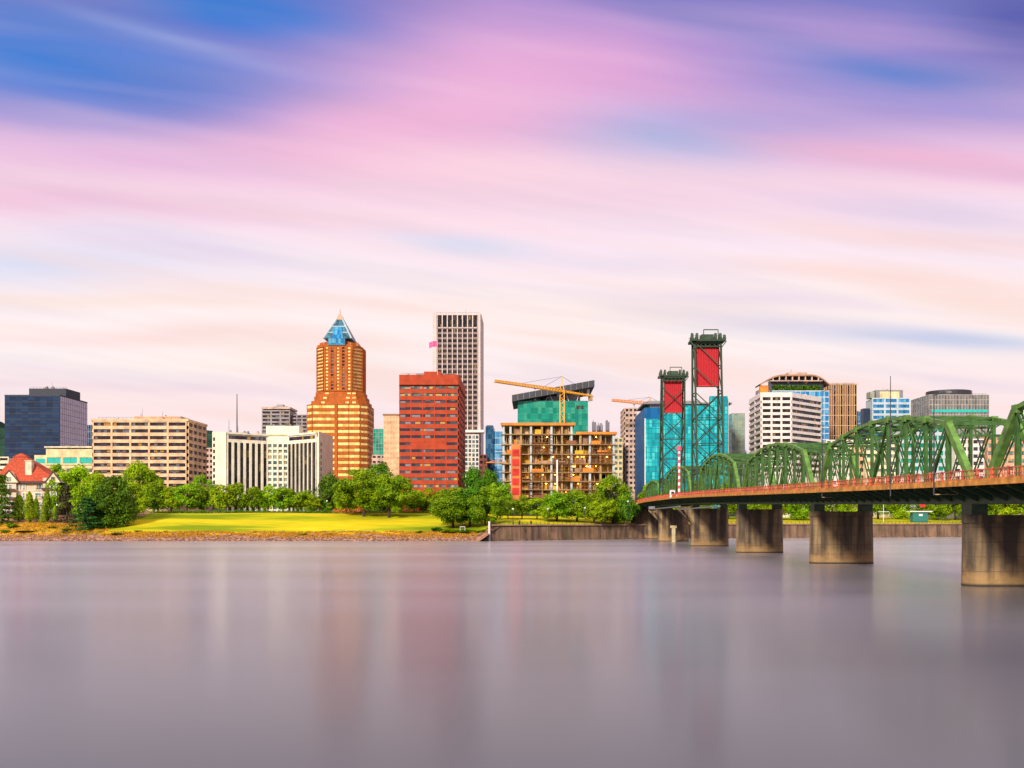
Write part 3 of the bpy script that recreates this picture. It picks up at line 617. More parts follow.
mast(b.root, X(237,505), 505, zH-2, Z(394,505), .38, name='radio_mast'); mast(b.root, X(229,505), 505, zH-2, Z(420,505), .16)
b.done(90)
# 8 grey banded tower
Y = 760; x0, x1 = XX(262, 306, Y)
b = Bld('office_tower', 'grey banded tower with stepped roof behind the white hotel', X(262,Y), X(290,Y), Y, Y+22, Z(410,Y), 'grey_concrete')
b.fac('f', 18, 3, Z(480,Y), Z(411.5,Y), .45, 1.4, .8, mat='glass_office')
b.w.box(X(290,Y)+.5, X(306,Y), Y+4, Y+26, 10, Z(414,Y)); sg = ((X(290,Y)+.5, Y+4), (1,0), X(306,Y)-X(290,Y)-.5); b.fac(sg, 18, 3, Z(480,Y), Z(415,Y), .4, 1.0, .6, mat='glass_office')
b.box('roof_parapet', 'beige_panel', X(261.5,Y), X(290.5,Y), Y-1, Y+22.5, Z(410,Y)+.75, Z(408,Y)+.75)
b.box('penthouse', 'grey_concrete', X(272,Y), X(285,Y), Y+5, Y+14, Z(408,Y)+.8, Z(405.5,Y)); b.box('penthouse_top', 'steel_grey', X(274.5,Y), X(281,Y), Y+6, Y+12, Z(405.5,Y), Z(403.5,Y)); b.done()
# 10 orange brick tower with blue pyramid
Y = 720; cx = X(340.5, Y+22)
b = Bld('brick_tower', 'tall orange brick tower with blue pyramid roof, the left skyscraper', X(309,Y), X(366,Y), Y, Y+36, Z(404,Y), 'orange_brick')
def oct_(x0, x1, y0, y1, c): return [(x0+c,y0),(x1-c,y0),(x1,y0+c),(x1,y1-c),(x1-c,y1),(x0+c,y1),(x0,y1-c),(x0,y0+c)]
def octfac(P, z0, z1, rows, specs, zt_=None):
    for i, sp_ in enumerate(specs):
        if sp_ is None: continue
        a, c = P[i], P[(i+1)%8]; sg = seg(a, c); cols, span, pier, dep, mat = sp_
        b.fac(sg, rows, cols, z0, z1, span, pier, dep, mat=mat)
b.w = MB()
Pl = oct_(X(307,Y+4), X(366.5,Y), Y, Y+36, 5.0); z_l0, z_l1 = 10, Z(405,Y)
b.w.prism(Pl, 10, z_l1)
fh = 6.2*Y/F; nr = 15; zb = z_l1-fh*nr
lowm = lambda r, c: 'glass_office' if r < 4 and (r+c)%2 == 0 else 'glass_cream'
fl = seg(Pl[0], Pl[1]); Wf = fl[2]
b.fac(fl, nr, 1, zb, z_l1, .50, 0, .5, mat=lowm, u0=.3, u1=Wf*.47); b.fac(fl, nr, 1, zb, z_l1, .50, 0, .5, mat=lowm, u0=Wf*.53, u1=Wf*.76); b.fac(fl, nr, 1, zb, z_l1, .50, 0, .5, mat=lowm, u0=Wf*.78, u1=Wf-.3)
b.w.obox(*fl[:2], Wf*.47, Wf*.53, zb, z_l1+.7, 0, 1.0)
for i in (1, 7): sg = seg(Pl[i], Pl[(i+1)%8]); b.fac(sg, nr, 1, zb, z_l1, .52, .6, .5, mat=lowm)
b.fac(seg(Pl[2], Pl[3]), nr, 4, zb, z_l1, .52, 1.5, .5, mat='glass_cream')
steps = [(309.5,365.5,405,400,2),(312.5,364,400,395,4),(314,362.5,395,390.5,5.5)]
for k, (a, c, p0, p1, dy) in enumerate(steps):
    m_ = MB(); m_.prism(oct_(X(a,Y+dy), X(c,Y+dy), Y+dy, Y+38-dy, 5.5), Z(p0,Y)+(.71 if k == 0 else 0), Z(p1,Y)); st = build('setback', m_, 'orange_brick', b.root)
    g = MB()
    for px in (317+3*k, 323+2*k, 347+k, 354): g.box(X(px,Y+dy)-1.3, X(px,Y+dy)+1.3, Y+dy-.12, Y+dy-.01, Z(p0-2,Y), Z(p1+1.2,Y)) if X(px,Y+dy)-1.4 > X(a,Y+dy)+5.5 else None
    if g.v: build('window', g, 'glass_cream', st)
Yu = Y+6; Pu = oct_(X(315.5,Yu), X(360.5,Yu), Yu, Yu+26, 6.5); z_u0, z_u1 = Z(391,Yu), Z(347,Yu)
b.w.prism(Pu, z_u0, z_u1+1.2)
nu = 13; sg = seg(Pu[0], Pu[1]); W_ = sg[2]
b.fac(sg, nu, 5, z_u0, z_u1, .42, 2.2, .5, .8, mat=lambda r, c: 'glass_office' if c in (1,) or (c == 3) else 'glass_cream')
for i in (1, 7): b.fac(seg(Pu[i], Pu[(i+1)%8]), nu, 1, z_u0, z_u1, .36, .7, 1.0, mat='glass_cream')
b.fac(seg(Pu[2], Pu[3]), nu, 4, z_u0, z_u1, .42, 1.6, .6, .8, mat='glass_cream'); 
Yc = Yu+14; 
def sq(cx, cy, h_): return [(cx-h_,cy-h_),(cx+h_,cy-h_),(cx+h_,cy+h_),(cx-h_,cy+h_)]
m_ = MB(); h0 = (X(361,Yu)-X(318,Yu))/2; cx = X(340.2, Yc)
m_.prism(oct_(cx-h0,cx+h0,Yu+1.5,Yu+26,6), z_u1+1.2, Z(343.5,Yu)); m_.prism(oct_(cx-h0+1.5,cx+h0-1.5,Yu+3,Yu+25,6), Z(343.5,Yu), Z(341,Yu)); build('crown', m_, 'orange_brick', b.root)
zp0, zp1 = Z(341,Yc), Z(319,Yc); hb = 10.6
m_ = MB(); m_.prism(sq(cx,Yc,hb), zp0, zp1, sq(cx,Yc,1.9)); rf = build('pyramid_roof', m_, 'blue_metal', b.root)
m_ = MB()
for sx in (-1, 1):
    for sy in (-1, 1): m_.beam((cx+sx*hb,Yc+sy*hb,zp0),(cx+sx*1.9,Yc+sy*1.9,zp1), .9, .9)
for k in (.3,.6):
    h_ = hb+(1.9-hb)*k+.15; zz = zp0+(zp1-zp0)*k
    m_.box(cx-h_, cx+h_, Yc-h_-.3, Yc-h_+.1, zz-.3, zz+.3)
build('roof_rib', m_, 'pale_column', rf)
m_ = MB(); h_ = hb*.62
m_.add([(cx-4.2,Yc-hb-.6,zp0),(cx+4.2,Yc-hb-.6,zp0),(cx+2.6,Yc-7.0,zp0+9.5),(cx-2.6,Yc-7.0,zp0+9.5),(cx-4.2,Yc-5,zp0),(cx+4.2,Yc-5,zp0),(cx+2.6,Yc-3,zp0+9.5),(cx-2.6,Yc-3,zp0+9.5)],[(0,1,2,3),(1,5,6,2),(4,0,3,7),(3,2,6,7),(5,4,7,6)]); build('roof_bay', m_, 'glass_blue', rf)
m_ = MB(); m_.box(cx-6.3, cx+6.3, Yu-.4, Yu+5, Z(345,Yu), Z(338.5,Yu)); build('blue_gallery', m_, 'glass_blue', b.root)
m_ = MB()
for k in range(6): m_.box(cx-6.3+k*2.5, cx-6.3+k*2.5+.3, Yu-.6, Yu-.41, Z(345,Yu), Z(338.5,Yu))
m_.box(cx-6.6, cx+6.6, Yu-.7, Yu-.61, Z(345,Yu)-.2, Z(345,Yu)+.4); build('gallery_frame', m_, 'teal_metal', b.root)
m_ = MB(); m_.prism(sq(cx,Yc,2.6), zp1-1, zp1+1.4, sq(cx,Yc,2.0)); m_.prism(sq(cx,Yc,1.7), zp1+1.4, zp1+4.4, sq(cx,Yc,.4)); fin = build('finial', m_, 'peach_panel', b.root); m_ = MB(); m_.tube((cx,Yc,zp1+4.2),(cx,Yc,Z(309,Yc)),.3,.1,6); build('spire', m_, 'bronze', fin)
for (px, zz) in ((324,344),(331,344.5),(350,344.5),(357,344)): roofunits(b, [(X(px,Yu)-.7, X(px,Yu)+.7, Yu+1.6, Yu+3, Z(345.5,Yu), Z(342,Yu))], 'bronze')
b.done(100)
# 11 small fillers
Y = 640; b = Bld('glass_building', 'small teal glass block right of the orange brick tower', *XX(373, 384.5, Y), Y, Y+20, Z(429,Y), 'steel_grey'); b.glass('f', 7, 4, 'glass_green', Z(455,Y), Z(429,Y)); b.done()
Y = 600; b = Bld('low_building', 'pale pink low block under the small teal glass block', *XX(372, 386, Y), Y, Y+15, Z(456,Y), 'beige_panel'); b.fac('f', 2, 3, Z(466,Y), Z(456,Y), .6, 1); b.done()
Y = 560; b = Bld('office_block', 'pale beige slab with brown roof edge left of the red brick block', *XX(383.5, 401, Y), Y, Y+25, Z(416.5,Y), 'cream_concrete'); b.fac('f', 12, 6, Z(478,Y), Z(416.5,Y), .68, .9, .16, mat='peach_panel'); b.box('roof_edge', 'bronze', b.x0-.4, b.x1+.4, Y-.6, Y+25.4, Z(416.5,Y)+.72, Z(414.6,Y)+.4); b.done()
# 12 red brick office
Y = 500; x0, x1 = XX(399.3, 458, Y); z_ = Z(376,Y)
b = Bld('brick_building', 'broad red brick office block with thin ribbon windows, centre of the skyline', x0, x1, Y, 548, z_, 'red_brick')
fh = 7.03*Y/F; o_, u_, W_ = b.fr(); ztw = Z(386.2,Y)
b.w.obox(o_, u_, 0, W_, z_-5.2, z_+.6, 0, .5); b.w.obox(*b.rt()[:2], 0, 48, z_-5.2, z_+.6, 0, .5)
b.fac('f', 15, 5, ztw-15*fh, ztw, .60, .5, .5, .46, mat=lambda r, c: 'glass_tint' if r < 2 or r > 12 else 'glass_brickwin', skip=lambda r, c: r == 6 and c in (1,2,3))
b.fac('r', 15, 4, ztw-15*fh, ztw, .60, 1.4, .5, .46, mat='glass_pale')  # pale panes on this side: bright reflections put into the glass colour
b.w.obox(o_, u_, 0, W_, 10, ztw-15*fh, 0, .5)
clutter(b.root, x0+1, x1-1, Y+1, 546, z_+.6, 5, 6, 2.4)
b.box('penthouse', 'red_brick', X(424,512), X(441,512), 512, 530, z_+.6, Z(371.5,512)); roofunits(b, [(X(445,510), X(455,510), 510, 525, z_+.6, Z(374,510))], 'dark_brick'); b.done()
fp = empty('flagpole', (X(437.5,505), 505, z_+.6), 'thin flagpole on the roof of the red brick office block', 'flagpole'); m_ = MB(); m_.tube((X(437.5,505),505,z_+.6),(X(437.5,505),505,Z(339.5,505)),.16,.07,6); build('pole', m_, 'pale_cream', fp)
def wavy(mb, x0, x1, y, z0, z1, n=8):
    vs = []
    for i in range(n+1):
        x = x0+(x1-x0)*i/n; yy = y+.35*math.sin(i*1.1); dz = -.9*(i/n)**1.4
        vs += [(x, yy, z0+dz), (x, yy, z1+dz), (x, yy+.05, z0+dz), (x, yy+.05, z1+dz)]
    fs = []
    for i in range(n): a = i*4; fs += [(a,a+4,a+5,a+1),(a+2,a+3,a+7,a+6),(a,a+2,a+6,a+4),(a+1,a+5,a+7,a+3)]
    mb.add(vs, fs)
fx = X(437.3,505); m_ = MB()
for k in range(5): m_.mi = k % 2; wavy(m_, fx-.1, fx-4.3, 505, Z(346.5,505)+k*.62, Z(346.5,505)+(k+1)*.62)
tag(build('flag', m_, ['flag_pink', 'pink_red']), 'pink striped flag streaming left from the roof flagpole', 'flag')
# 13 tall white tower
Y = 760; x0, x1 = XX(433.5, 480.5, Y); z_ = Z(315,Y)
b = Bld('white_tower', 'tallest pale tower with a white grid of dark windows', x0, x1, Y, Y+39, z_, 'tower_white')
o_, u_, W_ = b.fr(); u0 = 3.0; u1 = W_-2.2; fh = 5.2*Y/F
b.w.obox(o_, u_, -.5, u0-.4, 10, z_+1.2, 0, 1.1); b.w.obox(o_, u_, u1+.4, W_, 10, z_+1.2, 0, 1.1); b.w.obox(o_, u_, u0-.4, u1+.4, z_-.3, z_+1.15, 0, 1.0)
b.w.obox(*b.rt()[:2], 0, 39, 10, z_+1.2, 0, .5); b.w.obox(*b.lf()[:2], 0, 39, 10, z_+1.2, 0, .5)
z_t = Z(328,Y); b.fac('f', 1, 8, z_t, z_-.3, .06, .8, .5, .95, mat='glass_dark', u0=u0, u1=u1)
sbm = MB(); b.fac('f', 20, 8, z_t-20*fh, z_t-.8, .40, .8, .35, mat='glass_dark', u0=u0, u1=u1, wall=sbm); build('spandrel_bands', sbm, 'tower_band', b.root)
for c in range(9): uu = u0+(u1-u0)*c/8; b.w.obox(o_, u_, max(u0,uu-.36), min(u1,uu+.36), z_t-20*fh, z_t-.8, 0, 1.05)
b.w.obox(o_, u_, u0, u1, Z(431,Y), z_t-20*fh, 0, .8)
clutter(b.root, x0+1, x1-1, Y+1, Y+38, z_+1.2, 5, 7, 2.4)
b.box('base_canopy', 'white_concrete', X(463,750), X(484,750), 748, 759, Z(432.5,750), Z(430,750)); b.done(100)
Y = 700; b = Bld('glass_building', 'white framed glass annex at the foot of the tallest pale tower', *XX(464.5, 479, Y), Y, Y+20, Z(435,Y), 'white_concrete'); b.glass('f', 9, 4, 'glass_tint', Z(475,Y), Z(435,Y), .8, .9, 'white_concrete'); b.done()
Y = 690; b = Bld('brick_building', 'small dark brown block at the right foot of the tallest pale tower', *XX(479.5, 487, Y), Y, Y+18, Z(455.5,Y), 'dark_brick'); b.fac('f', 3, 2, Z(472,Y), Z(455.5,Y), .5, .9); b.done()
Y = 705; b = Bld('glass_tower', 'dark blue glass tower left of the construction frame', *XX(485.5, 493.5, Y), Y, Y+22, Z(426.5,Y), 'navy_panel'); b.glass('f', 14, 3, 'glass_deepblue', mm='blue_metal'); b.box('roof_plant', 'dark_roof', b.x0+.6, b.x1-.6, Y+2, Y+20, Z(426.5,Y), Z(425,Y)); b.done()
b = Bld('glass_tower', 'pale blue stepped glass tower touching the dark blue one', *XX(493.7, 502, Y), Y+2, Y+22, Z(431,Y), 'pale_column'); b.glass('f', 13, 4, 'glass_blue', mm='pale_column', mh=.5); b.done()
# 16 green glass building with tilted roof
Y = 625; x0, x1 = XX(518, 588, Y); z_ = Z(401,Y)
b = Bld('glass_building', 'green glass block with black tilted roof panel behind the construction frame', x0, x1, Y, Y+45, z_, 'olive_stone')
b.glass('f', 9, 12, 'glass_green', Z(445,Y), z_, .18, .22, 'teal_metal'); b.glass('l', 9, 8, 'glass_green', Z(445,Y), z_, .18, .22, 'teal_metal')
for px in (576.5, 580.5): g = MB(); g.box(X(px,Y), X(px+3.2,Y), Y-.32, Y-.22, Z(409,Y), Z(405.5,Y)); build('window', g, 'glass_dark', b.root)
m_ = MB(); ra, rb = X(512,Y-4), X(594.5,Y-4)
m_.add([(ra,Y-4,Z(401.5,Y-4)),(rb,Y-4,Z(386.5,Y-4)),(rb,Y+46,Z(387,Y-4)+1),(ra,Y+46,Z(402,Y-4)+1),(ra,Y-4,Z(395,Y-4)),(rb,Y-4,Z(380,Y-4)),(rb,Y+46,Z(380,Y-4)+1),(ra,Y+46,Z(395,Y-4)+1)],[(0,3,2,1),(4,5,6,7),(0,1,5,4),(1,2,6,5),(2,3,7,6),(3,0,4,7)])
rp_ = build('tilted_roof', m_, 'dark_roof', b.root); m_ = MB()
for k in range(1, 14):
    x = ra+(rb-ra)*k/14; za = Z(401.5-15*k/14,Y-4); m_.box(x-.12, x+.12, Y-4.3, Y-4.01, za+.1, za+4.1)
build('roof_seam', m_, 'steel_grey', rp_); m_ = MB()
for k in range(9):
    x = x0+2+(x1-x0-4)*k/8; f_ = (x-ra)/(rb-ra); zz = Z(401.5-15*f_,Y-4); m_.beam((x,Y+3,z_),(x+(2 if k%2 else -2),Y+3,zz+.2),.35)
build('roof_strut', m_, 'white_paint', b.root)
m_ = MB(); m_.tube((X(588,Y+2),Y+2,z_),(X(588,Y+2),Y+2,Z(389,Y)),.9,.9,10); build('flue', m_, 'white_paint', b.root)
roofunits(b, [(X(548,Y+8), X(560,Y+8), Y+6, Y+20, z_, Z(396.5,Y+8)), (X(566,Y+8), X(580,Y+8), Y+6, Y+22, z_, Z(395,Y+8)), (X(528,Y+8), X(540,Y+8), Y+6, Y+20, z_, Z(399,Y+8))]); b.done()
# 15 building under construction
Y = 520; D = 34; lv = [497.5,489.5,481,472,463.5,454,444.3,434,425]; xa, xm, xb = X(502.5,Y), X(573.5,Y), X(615,Y)
Rc = empty('construction_frame', ((xa+xb)/2, Y+D/2, 10), 'open concrete building frame under construction with orange edged top decks', 'building site')
for i, py in enumerate(lv):
    m_ = MB(); e = xm if i == 8 else xb; z_ = Z(py,Y); m_.box(xa-.6, e+.6, Y-.8, Y+D, z_-.42, z_); sb = build('floor_slab', m_, 'slab_concrete', Rc)
    if i >= 7:
        m_ = MB(); c0, c1 = (xa-1, xm+1) if i == 8 else (xm+1.3, xb+1); m_.box(c0, c1, Y-1.1, Y-.82, z_-.3, z_+1.1); build('edge_board', m_, 'orange_form', sb)
    elif i < 7:
        m_ = MB(); m_.box(xa-.6, e+.6, Y-.7, Y-.66, z_+1.0, z_+1.07); m_.box(xa-.6, e+.6, Y-.7, Y-.66, z_+.5, z_+.56)
        for k in range(24): x = xa+(e-xa)*k/23; m_.box(x-.05, x+.05, Y-.7, Y-.62, z_, z_+1.1)
        build('guard_rail', m_, 'rust', sb)
colx = [503.5, 510.5, 521, 531, 542, 551.5, 562, 571.5, 580.5, 590, 600.5, 613.5]; random.seed(5)
for k, px in enumerate(colx):
    top = lv[8] if px < 573 else lv[7]
    for (yy, s_) in ((Y+.6, .55), (Y+12, .45), (Y+24, .45)):
        m_ = MB(); x = X(px,Y); m_.box(x-s_, x+s_, yy-s_, yy+s_, 10, Z(top,Y)-.56); build('column', m_, 'pale_column' if k%2 == 1 or k in (0,11) else 'slab_concrete', Rc)
for i in range(len(lv)-1):
    zb_, zt_ = Z(lv[i],Y), Z(lv[i+1],Y)-.56; e = xb if i < 7 else xm
    m_ = MB(); m_.box(xa+1, e-1, Y+(8.5 if i < 6 else 16), Y+(8.9 if i < 6 else 16.4), zb_, zt_); build('back_wall', m_, 'plywood' if i < 6 else 'brown_stone', Rc)
    for k in range(26):
        if random.random() < (.85 if i < 5 else .4):
            x = random.uniform(xa+2, e-5); yy = random.choice((Y+2.2, Y+4, Y+8)); m_ = MB(); m_.box(x, x+random.uniform(1.5,5), yy, yy+.3, zb_, zb_+(zt_-zb_)*random.uniform(.5,.98)); build('formwork_panel', m_, random.choice(('plywood','plywood','plywood','orange_form','brown_stone','gold_trim','rust')), Rc)
    m_ = MB()
    for k in range(95):
        x = random.uniform(xa+1, e-1); yy = random.uniform(Y+1, Y+9); m_.box(x-.09, x+.09, yy-.09, yy+.09, zb_, zt_)
    build('prop_posts', m_, 'gold_trim', Rc)['kind'] = 'stuff'
    if i < 7:
        for k in range(7 if i < 5 else 2):
            x = xa+(e-xa)*random.uniform(.2,.97); m_ = MB(); m_.box(x-.3, x+.3, Y+6, Y+6.3, zt_-.8, zt_-.5); build('work_lamp', m_, 'lamp_lit', Rc)
random.seed(77)
for (pa, pb, la, lb) in ((522,541,0,3),(552,571,2,5),(581,600,0,2),(590,612,4,6),(531,551,5,7)):
    m_ = MB(); z0_, z1_ = Z(lv[la],Y), Z(lv[lb],Y); xa_, xb_ = X(pa,Y), X(pb,Y); k = xa_
    while k <= xb_: m_.box(k-.06, k+.06, Y-2.0, Y-1.88, z0_-.4, z1_+.8); k += 1.9
    k = z0_
    while k < z1_: m_.box(xa_, xb_, Y-2.05, Y-1.98, k, k+.1); m_.box(xa_, xb_, Y-2.0, Y-1.0, k-.08, k); k += 2.0
    build('scaffold', m_, 'rust', Rc)
for i in range(7):
    for k in range(3):
        x = random.uniform(xa+2, xb-9); m_ = MB(); h_ = random.uniform(.8,2.2); m_.box(x, x+random.uniform(2.5,7), Y-.95, Y-.86, Z(lv[i],Y), Z(lv[i],Y)+h_); build('netting', m_, random.choice(('orange_form','rust','plywood','brown_stone')), Rc)
m_ = MB(); x0, x1 = XX(511,520.5,Y-2); m_.box(x0, x1, Y-2.6, Y-1.2, Z(496,Y), Z(445,Y)); m_.prism([(x0,Y-2.6),(x1,Y-2.6),(x1,Y-1.2),(x0,Y-1.2)], Z(501,Y), Z(496,Y)); hs_ = build('hoist_screen', m_, 'hoist_mesh', Rc)
for k in range(5): m_ = MB(); z_ = Z(456+k*9.6,Y); m_.box(x0+.7, x1-.7, Y-2.8, Y-2.62, z_-.3, z_+3.4); build('red_panel', m_, 'red_mesh', hs_)
for (px, top, ww) in ((594,420,.9),(598.5,424,.9),(600.5,422.5,1.1),(607.5,420,.9)):
    m_ = MB(); x = X(px,Y+6); 
    for k in range(5): m_.tube((x-ww+k*ww*.5,Y+6,Z(432,Y)),(x-ww+k*ww*.5,Y+6,Z(top+random.uniform(0,2.5),Y+6)),.16,.16,4)
    m_.box(x-ww, x+ww, Y+5.6, Y+6.4, Z(432,Y), Z(429.5,Y)); build('rebar_cluster', m_, 'dark_metal', Rc)
m_ = MB(); m_.box(X(557,Y)-.4, X(557,Y)+.4, Y-2.2, Y-1.3, 12, Z(460,Y)); build('hoist_mast', m_, 'white_paint', Rc)
m_ = MB(); m_.box(X(486,Y), X(503,Y), Y-1, Y+2, Z(463,Y), Z(462,Y)); m_.beam((X(487,Y),Y-.5,Z(462.5,Y)),(X(502,Y),Y-.5,Z(459,Y)),.3); build('loading_platform', m_, 'orange_form', Rc)
# crane
def crane(name, label, mx, my, z0, zj, ztop, dirv, Lj, Lc, mat, wd=1.9, rise=0.0):
    R_ = empty(name, (mx, my, z0), label, 'crane'); m_ = MB(); h_ = wd/2
    for sx in (-1,1):
        for sy in (-1,1): m_.beam((mx+sx*h_,my+sy*h_,z0),(mx+sx*h_,my+sy*h_,zj), .5)
    k = z0; f_ = 1
    while k < zj-1.5:
        for sy in (-1,1): m_.beam((mx-h_*f_,my+sy*h_,k),(mx+h_*f_,my+sy*h_,k+wd), .2); m_.beam((mx+sy*h_,my-h_*f_,k),(mx+sy*h_,my+h_*f_,k+wd), .3)
        k += wd; f_ = -f_
    build('mast', m_, mat, R_)
    d = Vector(dirv).normalized(); s_ = Vector((-d.y, d.x, 0))
    def lat(name_, a, b, w_, hh_):
        q = MB(); a, b = Vector(a), Vector(b); n_ = max(2, int((b-a).length/2.4)); up = Vector((0,0,hh_))
        q.beam(a-s_*w_/2, b-s_*w_/2, .45); q.beam(a+s_*w_/2, b+s_*w_/2, .45); q.beam(a+up, b+up*.6, .5)
        for i in range(n_):
            p0, p1, pm = a+(b-a)*i/n_, a+(b-a)*(i+1)/n_, a+(b-a)*(i+.5)/n_+up*(1-.4*(i+.5)/n_)
            for sg_ in (-1,1): q.beam(p0+s_*w_/2*sg_, pm, .28); q.beam(pm, p1+s_*w_/2*sg_, .28)
            q.beam(p0-s_*w_/2, p0+s_*w_/2, .15)
        return build(name_, q, mat, R_)
    o3 = Vector((mx, my, zj)); tip = o3+d*Lj+Vector((0,0,rise)); ct = o3-d*Lc
    lat('jib', o3, tip, 1.5, 1.7); lat('counter_jib', o3, ct, 1.6, 1.0)
    m_ = MB(); top = Vector((mx, my, ztop))
    for sx in (-1,1):
        for sy in (-1,1): m_.beam((mx+sx*h_,my+sy*h_,zj), top, .32)
    build('tower_head', m_, mat, R_)
    m_ = MB(); m_.beam(top, o3+(tip-o3)*.62+Vector((0,0,1.4)), .13); m_.beam(top, o3+(tip-o3)*.28+Vector((0,0,1.6)), .13); m_.beam(top, ct+Vector((0,0,.8)), .13); build('tie_rope', m_, 'dark_metal', R_)
    m_ = MB(); q = ct+d*1.8; m_.box(q.x-1.3, q.x+1.3, q.y-1.0, q.y+1.0, zj-2.6, zj+.2); build('counterweight', m_, 'slab_concrete', R_)
    m_ = MB(); m_.box(mx-h_-1.6, mx-h_-.1, my-1.6, my-.1, zj-2.6, zj-.3); build('cab', m_, 'glass_tint', R_)
    m_ = MB(); q = o3+(tip-o3)*.42; m_.box(q.x-.6, q.x+.6, q.y-.6, q.y+.6, zj-.5, zj-.1); m_.tube((q.x,q.y,zj-.5),(q.x,q.y,zj-6),.06,.06,4); m_.box(q.x-.3,q.x+.3,q.y-.2,q.y+.2,zj-7,zj-6); build('hook_trolley', m_, 'dark_metal', R_)
    return R_
crane('tower_crane', 'yellow tower crane standing in the open concrete frame', X(562,545), 545, 12, Z(392,545), Z(376.5,545), (-36.5,-39,0), 53.5, 27, 'crane_yellow', 2.4)
crane('tower_crane', 'orange crane tip showing above the beige block beside the blue glass building', X(650,600), 600, 12, Z(405,600), Z(397,600), (-1,-.35,0), 26, 9, 'crane_orange', 2.0, 1.5)
# 18 beige block and blue-teal glass building
Y = 616; x0, x1 = XX(625, 637, Y)
b = Bld('office_block', 'beige block with small dark windows left of the teal glass building', x0, x1, Y, Y+26, Z(408,Y), 'beige_panel')
b.fac('f', 16, 3, Z(492,Y), Z(409,Y), .52, .9, .6, mat='glass_office'); b.fac('l', 16, 5, Z(492,Y), Z(409,Y), .5, .9, .6, mat='glass_office'); b.done()
Y = 605; b = Bld('low_building', 'narrow yellow block between the open concrete frame and the beige block', *XX(614, 622.5, Y), Y, Y+14, Z(439,Y), 'yellow_cream'); b.fac('f', 9, 2, Z(490,Y), Z(439,Y), .5, .8, mat='glass_tint'); b.done()
Y = 560; x0, x1 = XX(645.5, 727, Y)
b = Bld('glass_building', 'large teal glass building with a flat overhanging roof behind the lift towers', X(662,Y), x1, Y, 614, Z(405.5,Y), 'navy_panel')
b.glass('f', 22, 18, 'glass_teal', Z(510,Y), Z(405.5,Y), .16, .2, 'teal_metal')
b.w.box(X(645,Y), X(662,Y)-.02, Y+.6, 614, 10, Z(407.5,Y)); g = MB(); g.obox((X(645,Y), 614), (0,-1), 0, 53.4, 10, Z(407.5,Y), .01, .15); build('glass_side', g, 'glass_side_blue', b.root)
g = MB(); g.box(X(645,Y), X(662,Y)-.2, Y+.45, Y+.59, Z(419,Y), Z(407.5,Y)); build('glass_facade', g, 'glass_side_blue', b.root)
x_ = X(645.5,Y-1); sg = ((x_, Y-1), (1,0), X(662,Y)-x_-.3); b.w.box(x_, X(662,Y)-.3, Y-1, Y+.4, 10, Z(419,Y)); b.glass(sg, 19, 5, 'glass_teal', Z(510,Y), Z(419,Y), .16, .2, 'teal_metal')
b.box('corner_fin', 'white_paint', x_-.5, x_-.02, Y-1.4, Y+.4, 10, Z(418.5,Y)); b.box('corner_fin', 'white_paint', x1+.02, x1+.7, Y-1.2, Y+.4, 10, Z(398,Y))
sg2 = ((X(710,Y-3), Y-3), (1,0), X(726.5,Y)-X(710,Y-3)); b.w.box(X(710,Y-3), X(726.5,Y), Y-3, Y-.3, 10, Z(397,Y)); b.glass(sg2, 25, 5, 'glass_teal', Z(512,Y), Z(397,Y), .16, .2, 'teal_metal')
clutter(b.root, X(650,Y+8), X(698,Y+8), Y+9, Y+29, Z(399,Y), 4, 8, 2.0, False)
b.box('roof_canopy', 'roof_grey', X(644,Y), X(733,Y), Y+3, Y+40, Z(403.4,Y), Z(401.8,Y)); b.box('penthouse', 'pale_column', X(650,Y+6), X(705,Y+6), Y+6, Y+36, Z(407,Y), Z(403.4,Y)); b.box('plant_screen', 'steel_grey', X(648,Y+8), X(700,Y+8), Y+8, Y+30, Z(401.8,Y), Z(399,Y)); b.done()
# 19 pale glass building
Y = 600; b = Bld('glass_building', 'pale green glass block right of the large teal glass building', *XX(732, 745, Y), Y, Y+12, Z(413.5,Y), 'pale_column'); b.glass('f', 11, 5, 'glass_pale', Z(475,Y), Z(413.5,Y), .18, .25, 'olive_stone'); b.glass('l', 11, 6, 'glass_teal', Z(475,Y), Z(413.5,Y), .15, .2, 'teal_metal'); b.done()
# 20 white banded building
Y = 560; zt_ = Z(394.5,Y); A_, B_, C_, D_ = (X(750,Y+34), Y+34), (X(761.5,Y), Y), (X(791,Y), Y), (X(821,Y+23), Y+23)
b = Bld('office_block', 'white banded office block with an angled right wing, behind the green trusses', A_[0]+8, C_[0], Y+5, Y+30, zt_-2, 'white_concrete')
b.w = MB(); b.w.prism([A_, B_, C_, D_, (D_[0], Y+37), (A_[0]+1, Y+37)], 10, zt_)
fh = 5.95*Y/F; zb = zt_-1.6-13*fh
b.fac(seg(A_, B_), 13, 2, zb, zt_-1.6, .44, 1.2, .7, mat='glass_dark'); b.fac(seg(B_, C_), 13, 3, zb, zt_-1.6, .46, 1.1, .7, mat='glass_dark'); b.fac(seg(C_, D_), 13, 1, zb, zt_-1.6, .46, .8, .7, mat='glass_office')
for sg in (seg(A_, B_), seg(B_, C_), seg(C_, D_)): b.w.obox(*sg[:2], 0, sg[2], zt_-.9, zt_+1.2, 0, .68)
clutter(b.root, B_[0]+1, C_[0]+8, Y+6, Y+30, zt_+.2, 4, 9, 2.2)
b.box('penthouse', 'white_concrete', X(772,Y+20), X(806,Y+20), Y+18, Y+30, zt_, Z(392.5,Y+10)); b.done()
